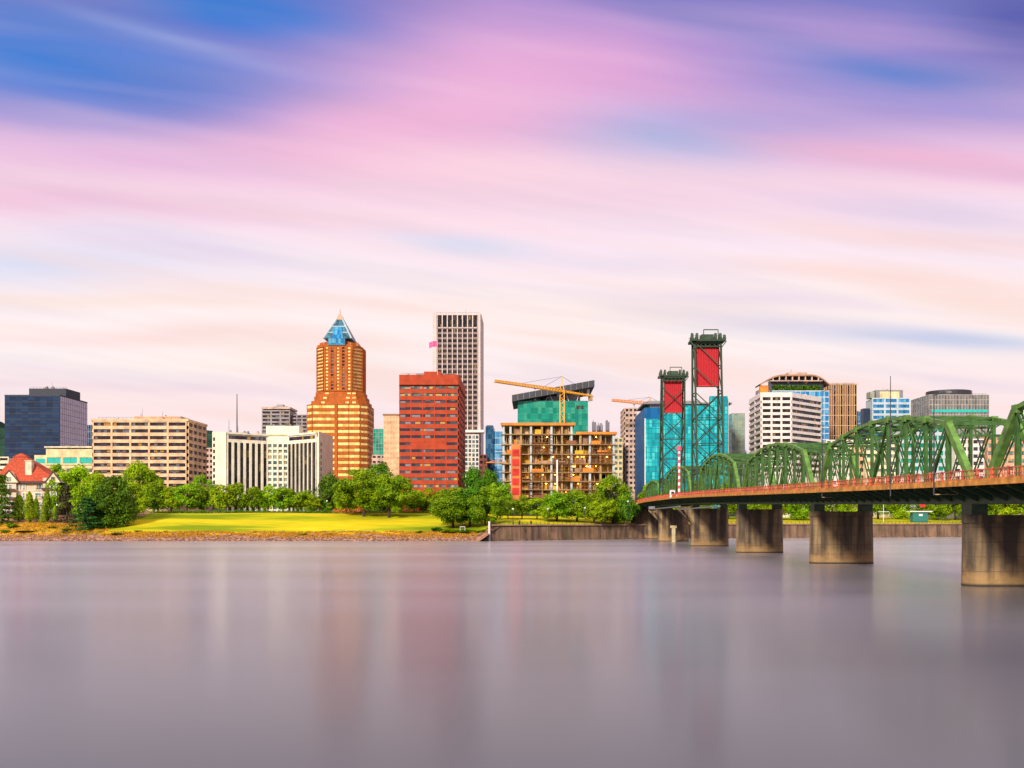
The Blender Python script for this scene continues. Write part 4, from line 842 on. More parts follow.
# 21 curved roof building
Y = 640; b = Bld('glass_building', 'blue glass building with a curved bronze roof above the white banded block', *XX(772, 829, Y), Y, Y+18, Z(391,Y), 'grey_concrete')
b.glass('f', 13, 12, 'glass_blue', Z(470,Y), Z(391,Y), .25, .7, 'pale_column')
b.w.box(X(757,Y+8), X(772,Y)-.1, Y+5, Y+12, 10, Z(389,Y)); b.box('orange_wing', 'orange_form', X(760,Y+2), X(769,Y), Y+2, Y+4.9, 30, Z(385,Y))
b.box('recess', 'navy_panel', X(772,Y+5), X(823,Y+5), Y+4, Y+16, Z(391,Y), Z(378.5,Y))
g = MB(); g.box(X(771,Y+4), X(822,Y+4), Y+3.8, Y+3.98, Z(383,Y), Z(379,Y)); build('top_window', g, 'glass_office', b.root)
m_ = MB(); n_ = 20; pts = []
for i in range(n_+1):
    px = 760+(829-760)*i/n_; s_ = (i/n_); py = 384-(9.2)*min(1, math.sin(PI*min(s_/.32, 1)/2)) if s_ < .5 else 384-9.2*min(1, math.sin(PI*min((1-s_)/.25, 1)/2)) ; pts.append((X(px,Y+2), Z(py,Y+2)))
for (a, c) in zip(pts, pts[1:]):
    m_.add([(a[0],Y+.5,a[1]-1.0),(c[0],Y+.5,c[1]-1.0),(c[0],Y+16,c[1]-1.0),(a[0],Y+16,a[1]-1.0),(a[0],Y+.5,a[1]),(c[0],Y+.5,c[1]),(c[0],Y+16,c[1]),(a[0],Y+16,a[1])],[(0,3,2,1),(4,5,6,7),(0,1,5,4),(2,3,7,6)])
cr_ = build('curved_roof', m_, 'brown_stone', b.root); m_ = MB()
for k in range(8): x = X(773+k*6.5,Y+1); m_.box(x-.35, x+.35, Y+.8, Y+2.6, Z(380.5,Y), Z(376.3,Y))
m_.box(X(770,Y), X(823,Y), Y+.9, Y+2.5, Z(381,Y), Z(380.2,Y)); build('roof_louvre', m_, 'beige_panel', cr_)
b.box('roof_plant', 'beige_panel', X(788,Y+10), X(807,Y+10), Y+10, Y+24, Z(376,Y), Z(372.4,Y+10)); mast(b.root, X(791,Y+10), Y+10, Z(372.4,Y+10), Z(369,Y+10), .12)
random.seed(8); m_ = MB()
for k in range(700):
    x = X(random.uniform(772,821),Y+2); z = Z(random.uniform(385.5,389.5),Y+2); y = Y+random.uniform(1,3.4); r_ = .55; v = Vector([random.gauss(0,1) for _ in range(3)]).normalized(); a_ = v.orthogonal().normalized()*r_; b_ = v.cross(a_).normalized()*r_
    m_.add([(x-a_.x,y-a_.y,z-a_.z),(x+b_.x,y+b_.y,z+b_.z),(x+a_.x,y+a_.y,z+a_.z),(x-b_.x,y-b_.y,z-b_.z)], [(0,1,2,3)])
o = build('roof_garden', m_, 'leaf_dark', b.root); b.done()
# 22 bronze tower
Y = 700; b = Bld('office_tower', 'brown tower with thin gold vertical ribs right of the blue glass building', *XX(824, 856.5, Y), Y, Y+20, Z(385,Y), 'bronze')
g = MB(); g.obox(*b.fr()[:2], 0, b.x1-b.x0, 10, Z(385,Y), 0, .2); build('glass_facade', g, 'glass_dark', b.root); g = MB(); o_, u_, W_ = b.fr()
for k in range(15): uu = W_*k/14; g.obox(o_, u_, max(0,uu-.17), min(W_,uu+.17), 10, Z(385,Y), .2, .75)
for k in range(9): zz = Z(385,Y)-k*7.4; g.obox(o_, u_, 0, W_, zz-.2, zz+.18, .2, .68)
build('vertical_ribs', g, 'gold_trim', b.root)
for k in range(14):
    if k%3 != 1: g = MB(); g.obox(o_, u_, W_*k/14+.32, W_*(k+1)/14-.32, 10, Z(385,Y)-.4, .2, .42); build('panel_strip', g, 'bronze', b.root)
b.box('roof_edge', 'beige_panel', b.x0-.5, b.x1+.5, Y-1, Y+20.5, Z(385,Y)+.31, Z(383,Y)); b.done()
# 23 blue and white with yellow top
Y = 650; b = Bld('glass_building', 'blue banded glass block with a yellow top storey', *XX(872, 910, Y), Y, Y+12, Z(399,Y), 'pale_column')
b.fac('f', 10, 3, Z(455,Y), Z(399,Y), .42, 1.2, .5, mat='glass_blue')
m_ = MB(); m_.box(X(876,Y+3), X(903,Y+3), Y+3, Y+10, Z(399,Y)+.75, Z(390,Y+3)); build('penthouse', m_, 'steel_grey', b.root); b.box('yellow_top', 'yellow_cream', X(880,Y+2), X(899.5,Y+2), Y+2.2, Y+2.98, Z(398,Y), Z(391.5,Y+2))
clutter(b.root, X(880,Y+3), X(899,Y+3), Y+4, Y+9, Z(390,Y+3), 2, 11, 1.5, False)
b.box('left_turret', 'olive_stone', X(870.5,Y), X(875,Y), Y+1, Y+8, Z(399,Y)+.72, Z(391.5,Y)); m_ = MB(); m_.box(X(864.5,Y), X(871,Y), Y+2, Y+8, 10, Z(408,Y)); wg = build('dark_wing', m_, 'navy_panel', b.root); b.done()
Y = 720; b = Bld('glass_tower', 'pale blue slab between the brown ribbed tower and the yellow topped block', *XX(856, 863.5, Y), Y, Y+15, Z(411.5,Y), 'pale_column'); b.glass('f', 9, 3, 'glass_blue', mm='pale_column', mh=.8); b.done()
# 24 grey building
Y = 600; x0, x1 = XX(929, 989, Y); z_ = Z(394.8,Y)
b = Bld('office_block', 'grey glass office block with a round topped roof, upper right', x0, x1, Y, Y+28, z_, 'grey_concrete')
b.glass('f', 12, 20, 'glass_grey', Z(455,Y), z_, .3, .35, 'tan_stone')
b.glass('l', 12, 10, 'glass_grey', Z(455,Y), z_, .3, .35, 'tan_stone')
g = MB(); g.obox(*b.fr()[:2], 1.5, x1-x0-1, Z(412.3,Y), Z(409.6,Y), .25, .4); build('teal_band', g, 'teal_glass_bright', b.root)
clutter(b.root, x0+1, x1-1, Y+1, Y+26, z_, 6, 10, 2.2)
m_ = MB(); pts = [(X(950,Y+14)+math.cos(a*PI/12)*14, Y+16+math.sin(a*PI/12)*12) for a in range(24)]; m_.prism(pts, z_, Z(391.4,Y+14)); build('round_roof', m_, 'dark_roof', b.root); b.done()
# 25 lower blocks seen through the trusses
def filler(name, label, a, c, Y, top, wall, rows, cols, mat='glass_dark', span=.5, pier=.8, bot=505):
    b = Bld(name, label, *XX(a, c, Y), Y, Y+24, Z(top,Y), wall); b.fac('f', rows, cols, Z(bot,Y), Z(top,Y), span, pier, mat=mat); return b.done()
filler('low_building', 'white low block behind the truss, under the brown ribbed tower', 826, 853, 585, 441, 'white_concrete', 8, 5, 'glass_tint', .62)
filler('brick_building', 'narrow orange brown block seen through the truss under the pale blue slab', 854, 864, 580, 446, 'peach_panel', 8, 2)
filler('low_building', 'cream banded block seen through the truss under the blue banded block', 866, 897, 575, 440, 'pale_cream', 9, 4, 'glass_tint', .55)
filler('low_building', 'pale teal windowed block seen through the truss under the grey office block', 900, 950, 570, 428, 'pale_column', 10, 8, 'glass_green', .45)
filler('low_building', 'white block with dark ribbon windows at the truss end', 955, 984, 560, 440, 'white_concrete', 9, 5, 'glass_office', .5)
filler('office_block', 'peach coloured block behind the truss at the right edge', 987, 1048, 590, 436, 'peach_panel', 9, 9, 'glass_tint', .5)
filler('low_building', 'cream low block hidden behind the middle truss', 752, 812, 620, 455, 'pale_cream', 7, 8, 'glass_tint', .5)

# ------------------------------------------------------------------ bridge
def XB(y): return 60.15-(y-120)*.006
RT = [(-60,11.4),(40,12.9),(100,13.9),(121.8,14.2),(183,15.3),(234,16.3),(293,17.4),(340,18.1),(380,18.35),(420,18.5),(453,18.3),(500,16.6),(560,14)]
def ZD(y): return interp(RT, y)-1.2
PIERS = [53.5, 120.5, 185.5, 250.5, 319, 397, 457]
BR = empty('truss_bridge', (XB(250), 250, 0), 'long green steel truss bridge with two lift towers crossing the river', 'bridge')
def pier(y, zt_, big=1.0, inx=0):
    m_ = MB(); c = XB(y); 
    def shaft(cx, cy, r0, r1, z0, z1, n=20): m_.prism([(cx+math.cos(2*PI*i/n)*r0, cy+math.sin(2*PI*i/n)*r0*.95) for i in range(n)], z0, z1, [(cx+math.cos(2*PI*i/n)*r1, cy+math.sin(2*PI*i/n)*r1*.95) for i in range(n)])
    for s_ in (-1, 1):
        shaft(c+s_*3.9*big, y, 2.28, 2.08, -3, zt_-1.0); shaft(c+s_*3.9*big, y, 2.2, 2.2, zt_-1.0, zt_)
    m_.prism([(c-3.9*big,y-1.95),(c+3.9*big,y-1.95),(c+3.9*big,y+1.95),(c-3.9*big,y+1.95)], -3, zt_-.8, [(c-3.9*big,y-1.75),(c+3.9*big,y-1.75),(c+3.9*big,y+1.75),(c-3.9*big,y+1.75)])
    m_.box(c-3.9*big, c+3.9*big, y-2.1, y+2.1, -3, .88); m_.box(c-3.9*big, c+3.9*big, y-2.1, y+2.1, zt_-.9, zt_-.02)
    p_ = build('pier', m_, 'pier_concrete', BR)
    for s_ in (-1, 1): m_ = MB(); m_.box(c+s_*4.6-1.0, c+s_*4.6+1.0, y-1.4, y+1.4, zt_, ZD(y)-2.75); build('bearing', m_, 'dark_green', p_)
    return p_
for i, y in enumerate(PIERS[1:6]):
    p_ = pier(y, ZD(y)-4.1 if i != 9 else 0, 1.06 if i in (3,4) else 1.0)
    if i in (3, 4):
        m_ = MB(); zt_ = ZD(y)-4.1; c = XB(y)
        m_.add([(c-6.3,y-1.4,zt_-4.8),(c-5.2,y-1.4,zt_-6),(c-5.2,y-1.4,zt_+.6),(c-10.2,y-1.4,zt_+.6),(c-10.2,y-1.4,zt_-.8),(c-6.3,y+1.4,zt_-4.8),(c-5.2,y+1.4,zt_-6),(c-5.2,y+1.4,zt_+.6),(c-10.2,y+1.4,zt_+.6),(c-10.2,y+1.4,zt_-.8)],[(4,3,2,1,0),(5,6,7,8,9),(0,1,6,5),(1,2,7,6),(2,3,8,7),(3,4,9,8),(4,0,5,9)])
        build('pier_bracket', m_, 'pier_concrete', p_)
m_ = MB(); m_.box(XB(457)-8.5, XB(457)+8.5, 456, 470, -1, ZD(457)-2.4); m_.box(XB(457)-10, XB(457)+9, 455.6, 455.98, ZD(457)-4, ZD(457)-2.4); build('abutment', m_, 'pier_concrete', BR)
HW = 8.7
ys = frange(-40, 560, 10)
def ribbon(mb, xa, xb, za, zb, ys_):
    """box swept along the bridge; offsets from the centre line and the deck top"""
    for y0, y1 in zip(ys_, ys_[1:]):
        c0, c1 = XB(y0), XB(y1); d0, d1 = ZD(y0), ZD(y1)
        mb.add([(c0+xa,y0,d0+za),(c0+xb,y0,d0+za),(c1+xb,y1,d1+za),(c1+xa,y1,d1+za),(c0+xa,y0,d0+zb),(c0+xb,y0,d0+zb),(c1+xb,y1,d1+zb),(c1+xa,y1,d1+zb)],[(0,3,2,1),(4,5,6,7),(0,1,5,4),(1,2,6,5),(2,3,7,6),(3,0,4,7)])
m_ = MB(); ribbon(m_, -HW, HW, -.35, 0, ys); build('deck', m_, 'grey_concrete', BR)
for s_ in (-1, 1): m_ = MB(); ribbon(m_, s_*(HW+.16)-.12, s_*(HW+.16)+.12, -.62, .10, ys); build('deck_fascia', m_, 'fascia_orange', BR)
for s_ in (-1, 1): m_ = MB(); ribbon(m_, s_*4.75-.3, s_*4.75+.3, -2.75, -.36, [y for y in ys if y <= 460]); build('main_girder', m_, 'dark_green', BR)
m_ = MB(); y = -36
while y < 456:
    d = ZD(y); c = XB(y); m_.box(c-4.4, c+4.4, y-.25, y+.25, d-2.0, d-.37)
    for s_ in (-1, 1): m_.add([(c+s_*5.1,y-.15,d-2.4),(c+s_*5.1,y-.15,d-.4),(c+s_*8.5,y-.15,d-.4),(c+s_*8.5,y-.15,d-.85),(c+s_*5.1,y+.15,d-2.4),(c+s_*5.1,y+.15,d-.4),(c+s_*8.5,y+.15,d-.4),(c+s_*8.5,y+.15,d-.85)],[(0,1,2,3),(7,6,5,4),(0,4,5,1),(1,5,6,2),(2,6,7,3),(3,7,4,0)])
    y += 3.6
for xo in (-3.3,-1.6,0,1.6,3.3,-7.2,7.2): ribbon(m_, xo-.15, xo+.15, -.9, -.36, [y for y in ys if y <= 460])
build('floor_beams', m_, 'dark_green', BR)
def curve_rail(name, side, ya, yb):
    m_ = MB(); xo = side*HW; seg_ = [y for y in frange(ya, yb, 8)]
    for zz, h_ in ((1.12,.12),(.55,.05),(.12,.05)): ribbon(m_, xo-.07, xo+.07, zz, zz+h_, seg_)
    y = ya
    while y < yb:
        d = ZD(y); c = XB(y)+xo; m_.box(c-.1, c+.1, y-.1, y+.1, d, d+1.35); y += 3.6
    y = ya
    while y < yb:
        d = ZD(y); c = XB(y)+xo; m_.box(c-.035, c+.035, y-.035, y+.035, d+.1, d+1.14); y += .55
    return build(name, m_, 'rail_red', BR)
for i, (a, c) in enumerate([(-40,53.5),(53.5,120.5),(120.5,185.5),(185.5,250.5),(250.5,319),(319,397),(397,457),(457,556)]):
    for s_ in (-1, 1): curve_rail('railing', s_, a, c)
def truss(ya, yb, n, hip, mid, parent=BR, lat=True):
    T_ = MB(); span = yb-ya; ya += 1.2; yb -= 1.2; pl = (yb-ya)/n; nodes = [ya+pl*k for k in range(n+1)]
    def top(k): t = (k-1)/(n-2); return hip+(mid-hip)*(1-(2*t-1)**2)
    R_ = None
    tops = {}
    for s_ in (-1, 1):
        for k in range(1, n): tops[(s_, k)] = Vector((XB(nodes[k])+s_*4.75, nodes[k], ZD(nodes[k])+top(k)))
    bot = lambda s_, k: Vector((XB(nodes[k])+s_*4.75, nodes[k], ZD(nodes[k])+.1))
    m_ = MB()
    for s_ in (-1, 1):
        for k in range(n): m_.beam(bot(s_, k), bot(s_, k+1), .45, .6)
    R_ = build('truss_span', m_, 'bridge_green', parent)
    for s_ in (-1, 1):
        m_ = MB()
        for k in range(1, n-1): m_.beam(tops[(s_,k)], tops[(s_,k+1)], .62, .5)
        for k in range(1, n): q = tops[(s_,k)]; m_.box(q.x-.42, q.x+.42, q.y-.55, q.y+.55, q.z-.6, q.z+.36)
        build('top_chord', m_, 'bridge_green', R_)
        for (k, kk) in ((0, 1), (n, n-1)): m_ = MB(); m_.beam(bot(s_,k), tops[(s_,kk)], .8, .95); build('end_post', m_, 'bridge_green', R_)
        for k in range(1, n):
            m_ = MB(); q, r_ = bot(s_,k), tops[(s_,k)]
            for o_ in (-.2, .2): m_.beam((q.x,q.y+o_,q.z),(r_.x,r_.y+o_,r_.z), .42, .12)
            zz = q.z+.5; f_ = 1
            while zz < r_.z-.6: m_.beam((q.x,q.y-.2*f_,zz),(q.x,q.y+.2*f_,zz+.5), .06); zz += .5; f_ = -f_
            build('vertical_post', m_, 'truss_shade_green', R_)
        for k in range(1, n-1):
            m_ = MB(); q, r_ = (tops[(s_,k)], bot(s_,k+1)) if k < n/2 else (bot(s_,k), tops[(s_,k+1)])
            if k == n//2 and n%2: m_.beam(q, r_, .3, .35); m_.beam(bot(s_,k+1), tops[(s_,k)], .3, .35)
            else:
                for o_ in (-.2, .2): m_.beam((q.x+o_,q.y,q.z),(r_.x+o_,r_.y,r_.z), .1, .32)
            if 1 < k < n-2: m_.beam(bot(s_,k) if k < n/2 else tops[(s_,k)], tops[(s_,k+1)] if k < n/2 else bot(s_,k+1), .16, .16)
            build('diagonal', m_, 'truss_shade_green', R_)
    for k in range(1, n):
        m_ = MB(); a, c = tops[(-1,k)], tops[(1,k)]; m_.beam(a, c, .35, .45); dz = Vector((0,0,-1.6 if k in (1,n-1) else -1.2)); m_.beam(a+dz, c+dz, .25, .3)
        nn = 4
        for q in range(nn): p0, p1 = a+(c-a)*q/nn, a+(c-a)*(q+1)/nn; m_.beam(p0 if q%2 else p0+dz, p1+dz if q%2 else p1, .16)
        for s_ in (-1, 1): q = tops[(s_,k)]; m_.beam(q+Vector((0,0,-3)), q+Vector((-s_*2.2,0,-1.0)), .15)
        build('sway_strut', m_, 'truss_shade_green', R_)
    m_ = MB()
    for k in range(1, n-1): m_.beam(tops[(-1,k)], tops[(1,k+1)], .28, .25); m_.beam(tops[(1,k)], tops[(-1,k+1)], .28, .25)
    build('lateral_brace', m_, 'truss_shade_green', R_)
    return R_
truss(53.5, 117.8, 9, 8.2, 10.6); truss(119.6, 185.0, 9, 8.0, 10.5); truss(186, 250, 9, 8.0, 10.8); truss(251, 315, 9, 8.4, 11.8); truss(324, 392, 9, 8.4, 11.6); truss(401, 456, 8, 7, 9)
def tower(y0, f_):
    """f_=+1: the lift side is away from the camera"""
    c = XB(y0)-(.8 if f_ > 0 else .35); yv = y0+f_*2.6; yb0, yb1 = y0-f_*7.5, y0-f_*1.8; zb = ZD(y0)-.3; zt_ = 67.6; hw = 4.35 if f_ > 0 else 4.5; G_ = 'tower_green'
    m_ = MB(); m_.box(c-hw-1.1, c+hw+1.1, y0-3.2, y0+3.2, zt_, zt_+.7)
    for s_ in (-1, 1): m_.box(c+s_*(hw+.6)-.7, c+s_*(hw+.6)+.7, y0-3.8, y0+3.8, zt_+.05, zt_+.8)
    T_ = build('lift_tower', m_, G_, BR)
    for s_ in (-1, 1):
        m_ = MB(); m_.beam((c+s_*hw,yv,zb),(c+s_*hw,yv,zt_), .62, .62); build('leg', m_, G_, T_)
        m_ = MB(); m_.beam((c+s_*hw,yb0,zb),(c+s_*hw,yb1,zt_), .6, .6); build('leg', m_, G_, T_)
        m_ = MB(); m_.beam((c+s_*(hw+1.1),yb0-f_*1.2,zb+10),(c+s_*(hw),yb1,zt_-14), .28, .28); build('leg', m_, G_, T_) if 0 else None
    lv_ = [zb+.5+(zt_-zb-.5)*k/6 for k in range(7)]; yi = lambda z: yb0+(yb1-yb0)*(z-zb)/(zt_-zb)
    front = MB(); back = MB(); sides = {-1: MB(), 1: MB()}
    for k, (z0, z1) in enumerate(zip(lv_, lv_[1:])):
        if k == 0:
            z0 += 7
        back.beam((c+hw,yi(z0),z0),(c-hw,yi(z1),z1), .3)
        if k < 4 or f_ < 0: back.beam((c-hw,yi(z0),z0),(c+hw,yi(z1),z1), .3)
        if k < 4: front.beam((c-hw,yv,z0),(c+hw,yv,z1), .26); front.beam((c+hw,yv,z0),(c-hw,yv,z1), .26)
        if k == 4 and f_ < 0: front.beam((c-hw,yv,z0+4),(c+hw,yv,z1+4), .3); front.beam((c+hw,yv,z0+4),(c-hw,yv,z1+4), .3)
        if k < 4: z = z0; back.beam((c-hw,yi(z),z),(c+hw,yi(z),z), .25); front.beam((c-hw,yv,z),(c+hw,yv,z), .25)
        for s_ in (-1, 1): sides[s_].beam((c+s_*hw,yi(z0),z0),(c+s_*hw,yv,z1), .26); sides[s_].beam((c+s_*hw,yi(z0),z0),(c+s_*hw,yv,z0), .26)
    build('cross_brace', front, G_, T_); build('cross_brace', back, G_, T_); front = MB(); back = MB()
    for z in (zt_-1.5, zt_-.3): back.beam((c-hw,yb1,z),(c+hw,yb1,z), .5); front.beam((c-hw,yv,z),(c+hw,yv,z), .5)
    for q in range(6): back.beam((c-hw+q*hw/3,yb1,zt_-1.5 if q%2 else zt_-.3),(c-hw+(q+1)*hw/3,yb1,zt_-.3 if q%2 else zt_-1.5), .25); front.beam((c-hw+q*hw/3,yv,zt_-1.5 if q%2 else zt_-.3),(c-hw+(q+1)*hw/3,yv,zt_-.3 if q%2 else zt_-1.5), .25)
    build('portal_beam', front, G_, T_); build('portal_beam', back, G_, T_); build('side_brace', sides[-1], G_, T_); build('side_brace', sides[1], G_, T_)
    for s_ in (-1, 1):
        for o_ in (-1.6, 1.6):
            m_ = MB(); m_.tube((c+s_*3.9-.3+o_*.5,y0+1.2,zt_+2.0),(c+s_*3.9+.3+o_*.5,y0+1.2,zt_+2.0), 1.55, 1.55, 16); m_.box(c+s_*3.9-.5+o_*.5, c+s_*3.9-.32+o_*.5, y0-.3, y0+2.7, zt_+.8, zt_+2.2); build('sheave', m_, 'dark_green', T_)
    m_ = MB(); m_.box(c-2.0, c+2.0, y0-1.5, y0+2.5, zt_+.8, zt_+2.6); build('machine_house', m_, 'dark_green', T_)
    m_ = MB(); m_.beam((c-1.4,y0-2,zt_+.8),(c-1.4,y0-2,zt_+4.0),.25); m_.beam((c+3.4,y0-2,zt_+.8),(c+3.4,y0-2,zt_+4.0),.25); m_.beam((c-1.4,y0-2,zt_+4.0),(c+3.4,y0-2,zt_+4.0),.3); build('hoist_frame', m_, 'dark_green', T_)
    m_ = MB()
    for zz in (.5, 1.1):
        for (p_, q) in (((c-hw-1.1,y0-3.2),(c+hw+1.1,y0-3.2)),((c+hw+1.1,y0-3.2),(c+hw+1.1,y0+3.2)),((c-hw-1.1,y0-3.2),(c-hw-1.1,y0+3.2))): m_.beam((p_[0],p_[1],zt_+.8+zz),(q[0],q[1],zt_+.8+zz), .07)
    for k in range(9): m_.beam((c-hw-1.1+k*1.36,y0-3.2,zt_+.8),(c-hw-1.1+k*1.36,y0-3.2,zt_+1.95), .09)
    build('top_railing', m_, 'dark_green', T_)
    for s_ in (-1, 1):
        m_ = MB(); m_.tube((c+s_*(hw+1.0),y0-2.8,zt_+.8),(c+s_*(hw+1.0),y0-2.8,zt_+2.2), .6, .4, 10); m_.beam((c+s_*(hw-.3),y0-3,zt_-2.5),(c+s_*(hw+1.6),y0-3,zt_+.1), .3); build('corner_lamp_box', m_, 'dark_green', T_)
    zc = (53.4, 65.9); m_ = MB(); w_ = 3.5; ym = (yi(60)+yv)/2
    m_.box(c-w_, c+w_, ym-1.1, ym+1.1, zc[0], zc[1]); W_ = build('counterweight', m_, 'weight_red', BR)
    m_ = MB()
    for k in range(9): m_.box(c-w_+.1+k*.86, c-w_+.22+k*.86, ym-1.2, ym-1.11, zc[0]+.1, zc[1]-.1)
    m_.box(c-w_-.1, c+w_+.1, ym-1.25, ym+1.2, zc[0]-.35, zc[0]-.02); m_.box(c-w_-.1, c+w_+.1, ym-1.25, ym+1.2, zc[1]+.02, zc[1]+.4); build('weight_frame', m_, 'sign_red', W_)
    for s_ in (-1, 1):
        m_ = MB()
        for o_ in (-.6, 0, .6): m_.tube((c+s_*2.3+o_,ym,zc[1]+.3),(c+s_*2.3+o_,ym,zt_+.6), .09, .09, 4)
        build('cable', m_, 'dark_metal', W_)
    return T_
tower(319.5, 1); tower(396.5, -1)
m_ = MB(); y = 396; m_.box(XB(y)-10.4, XB(y)-8.0, y-1.5, y+.5, ZD(y)-3.9, ZD(y)-2.8); 
m_.box(XB(350)-9.6, XB(350)-8.9, 322, 393, ZD(350)-3.9, ZD(350)-3.5); m_.box(XB(350)-9.6, XB(350)-8.9, 254, 318, ZD(300)-4.3, ZD(300)-3.95)
build('service_walkway', m_, 'steel_grey', BR)
# ramp curving off at the far end
RM = MB(); pr = [(50.2,446,17.0),(48.6,462,16.0),(46.5,478,14.9),(43,494,13.8),(37,508,12.9),(28,520,12.4)]
for i in range(len(pr)-1):
    a, c = pr[i], pr[i+1]; RM.add([(a[0]-4,a[1],a[2]-1.2),(a[0]+4,a[1],a[2]-1.2),(c[0]+4,c[1],c[2]-1.2),(c[0]-4,c[1],c[2]-1.2),(a[0]-4,a[1],a[2]-.1),(a[0]+4,a[1],a[2]-.1),(c[0]+4,c[1],c[2]-.1),(c[0]-4,c[1],c[2]-.1)],[(0,3,2,1),(4,5,6,7),(0,1,5,4),(1,2,6,5),(2,3,7,6),(3,0,4,7)])
rmp = build('off_ramp', RM, 'slab_concrete', BR); m_ = MB()
for i in range(len(pr)-1):
    a, c = pr[i], pr[i+1]
    for zz in (.3,.7,1.1): m_.beam((a[0]-3.9,a[1],a[2]-.1+zz),(c[0]-3.9,c[1],c[2]-.1+zz), .12)
    for k in range(7): q = [a[j]+(c[j]-a[j])*k/7 for j in range(3)]; m_.box(q[0]-4,q[0]-3.8,q[1]-.1,q[1]+.1,q[2]-.1,q[2]+1.1)
build('ramp_railing', m_, 'rail_red', rmp)
for q in (pr[1], pr[3]): m_ = MB(); m_.box(q[0]-1, q[0]+1, q[1]-1, q[1]+1, 6, q[2]-1.2); build('ramp_column', m_, 'pier_concrete', rmp)
# things on the bridge
m_ = MB(); px_, py_ = XB(333)-HW+.9, 333; zb = ZD(333); GP = empty('striped_mast', (px_, py_, zb), 'red and white striped mast with pink lamp on the deck between the lift towers', 'mast')
m_ = MB()
for k in range(14): m_.mi = k % 2; m_.tube((px_,py_,zb+.6+k*1.1),(px_,py_,zb+.6+(k+1)*1.1), .42, .42, 10)
build('pole', m_, ['pink_red', 'white_paint'], GP); m_ = MB(); m_.tube((px_,py_,zb+16),(px_,py_,zb+17.6), .95, .75, 10); build('lamp', m_, 'pink_red', GP); m_ = MB(); m_.box(px_-1.0, px_+1.0, py_-1, py_+1, zb-.3, zb+.6); build('base', m_, 'white_paint', GP)
m_ = MB(); y = 345; x = XB(y)-HW; m_.box(x-.6, x+1.2, y-1, y+1, ZD(y)-.3, ZD(y)+2.5); KB = build('control_cabin', m_, 'white_paint'); KB.location = (0,0,0); tag(KB, 'small white cabin on the bridge rail left of the striped mast', 'cabin')
m_ = MB(); m_.box(x-.7, x+1.3, y-1.1, y+1.1, ZD(y)+2.5, ZD(y)+2.7); build('roof', m_, 'roof_grey', KB); m_ = MB(); m_.box(x-.2, x+.8, y-1.08, y-1.01, ZD(y)+.9, ZD(y)+1.9); build('window', m_, 'glass_dark', KB)
for (px, yt, lab) in ((934, 393, 'dark lamp post with a side arm at the end of the nearer full truss'), (890.5, 376, 'tall thin dark pole without arm at the middle of the nearer full truss'), (822, 390, 'dark lamp post where the second and third visible trusses meet')):
    y = 960*51.1/(px-XC); x = X(px, y); zt_ = Z(yt, y); zb = ZD(y)
    R_ = empty('street_lamp', (x, y, zb-1.2), lab, 'street lamp', 'lamp posts along the bridge rail')
    m_ = MB(); m_.tube((x,y,zb-1.6),(x,y,zt_), .13, .05, 8); build('pole', m_, 'dark_metal', R_)
    if px == 890.5: continue
    m_ = MB(); m_.beam((x,y,zt_-.3),(x+1.6,y,zt_+.15), .09); build('arm', m_, 'dark_metal', R_); m_ = MB(); m_.box(x+1.5, x+2.2, y-.15, y+.15, zt_+.02, zt_+.2); build('lamp_head', m_, 'steel_grey', R_)
    m_ = MB(); m_.beam((x,y,zb-1.5),(x+3.2,y+.2,zb-1.5), .1); m_.beam((x,y-.1,zb+.2),(x+3.2,y+.1,zb-1.45), .1); build('bracket', m_, 'gold_trim', R_)
m_ = MB(); gx, gy = X(673.5,385), 385; m_.box(gx-.7, gx+.7, gy-.4, gy+.4, -1, Z(528,gy)); m_.box(gx-1.3, gx+1.3, gy-.5, gy+.5, Z(528,gy), Z(525.5,gy)); tag(build('gauge_post', m_, 'yellow_cream'), 'pale T shaped post standing in the water by the far pier', 'post')
# ------------------------------------------------------------------ trees: unit prototypes (width 1, height 1)
def leafface(mb, c, nrm, s):
    v = nrm.normalized(); a = v.orthogonal().normalized(); th = random.uniform(0, 6.28); b_ = v.cross(a); a, b_ = a*math.cos(th)+b_*math.sin(th), b_*math.cos(th)-a*math.sin(th)
    a *= s*random.uniform(.7,1.3); b_ *= s*random.uniform(.5,1.0)
    mb.add([c-a, c+b_*.9-a*.1, c+a, c-b_*.9+a*.15], [(0,1,2,3)])
def crown_round(seed, n=5200, lobes=26, squash=.5, leaf=.021, base=.16, spread=.30, lobe_r=(.12,.2), topw=1.0):
    random.seed(seed); mb = MB(); L_ = []
    for k in range(lobes):
        while 1:
            p_ = Vector([random.uniform(-1,1) for _ in range(3)])
            if .35 < p_.length < 1: break
        r_ = random.uniform(*lobe_r); wx = 1.0 if p_.z < 0 else topw
        p_ = p_.normalized()*min(1, p_.length**.6*1.02); L_.append((Vector((p_.x*(.53-r_)*wx, p_.y*(.53-r_)*wx, base+(1-base)*.5+p_.z*((1-base)*.5-r_*.8))), r_, 1.0))
    for k in range(n):
        c, r_, q = random.choice(L_); v = Vector([random.gauss(0,1) for _ in range(3)]).normalized()
        if v.z < -.3 and random.random() < .6: v.z = -v.z
        d = random.random()**.35; pos = c+Vector((v.x*r_*d*1.1, v.y*r_*d*1.1, v.z*r_*d*.85))
        nr = v+Vector([random.gauss(0,.55) for _ in range(3)])+Vector((0,0,.35))
        if random.random() < .03: pos = pos*1.0+v*random.uniform(.01,.035)
        leafface(mb, pos, nr, leaf*random.uniform(.7,1.5))
    return mb
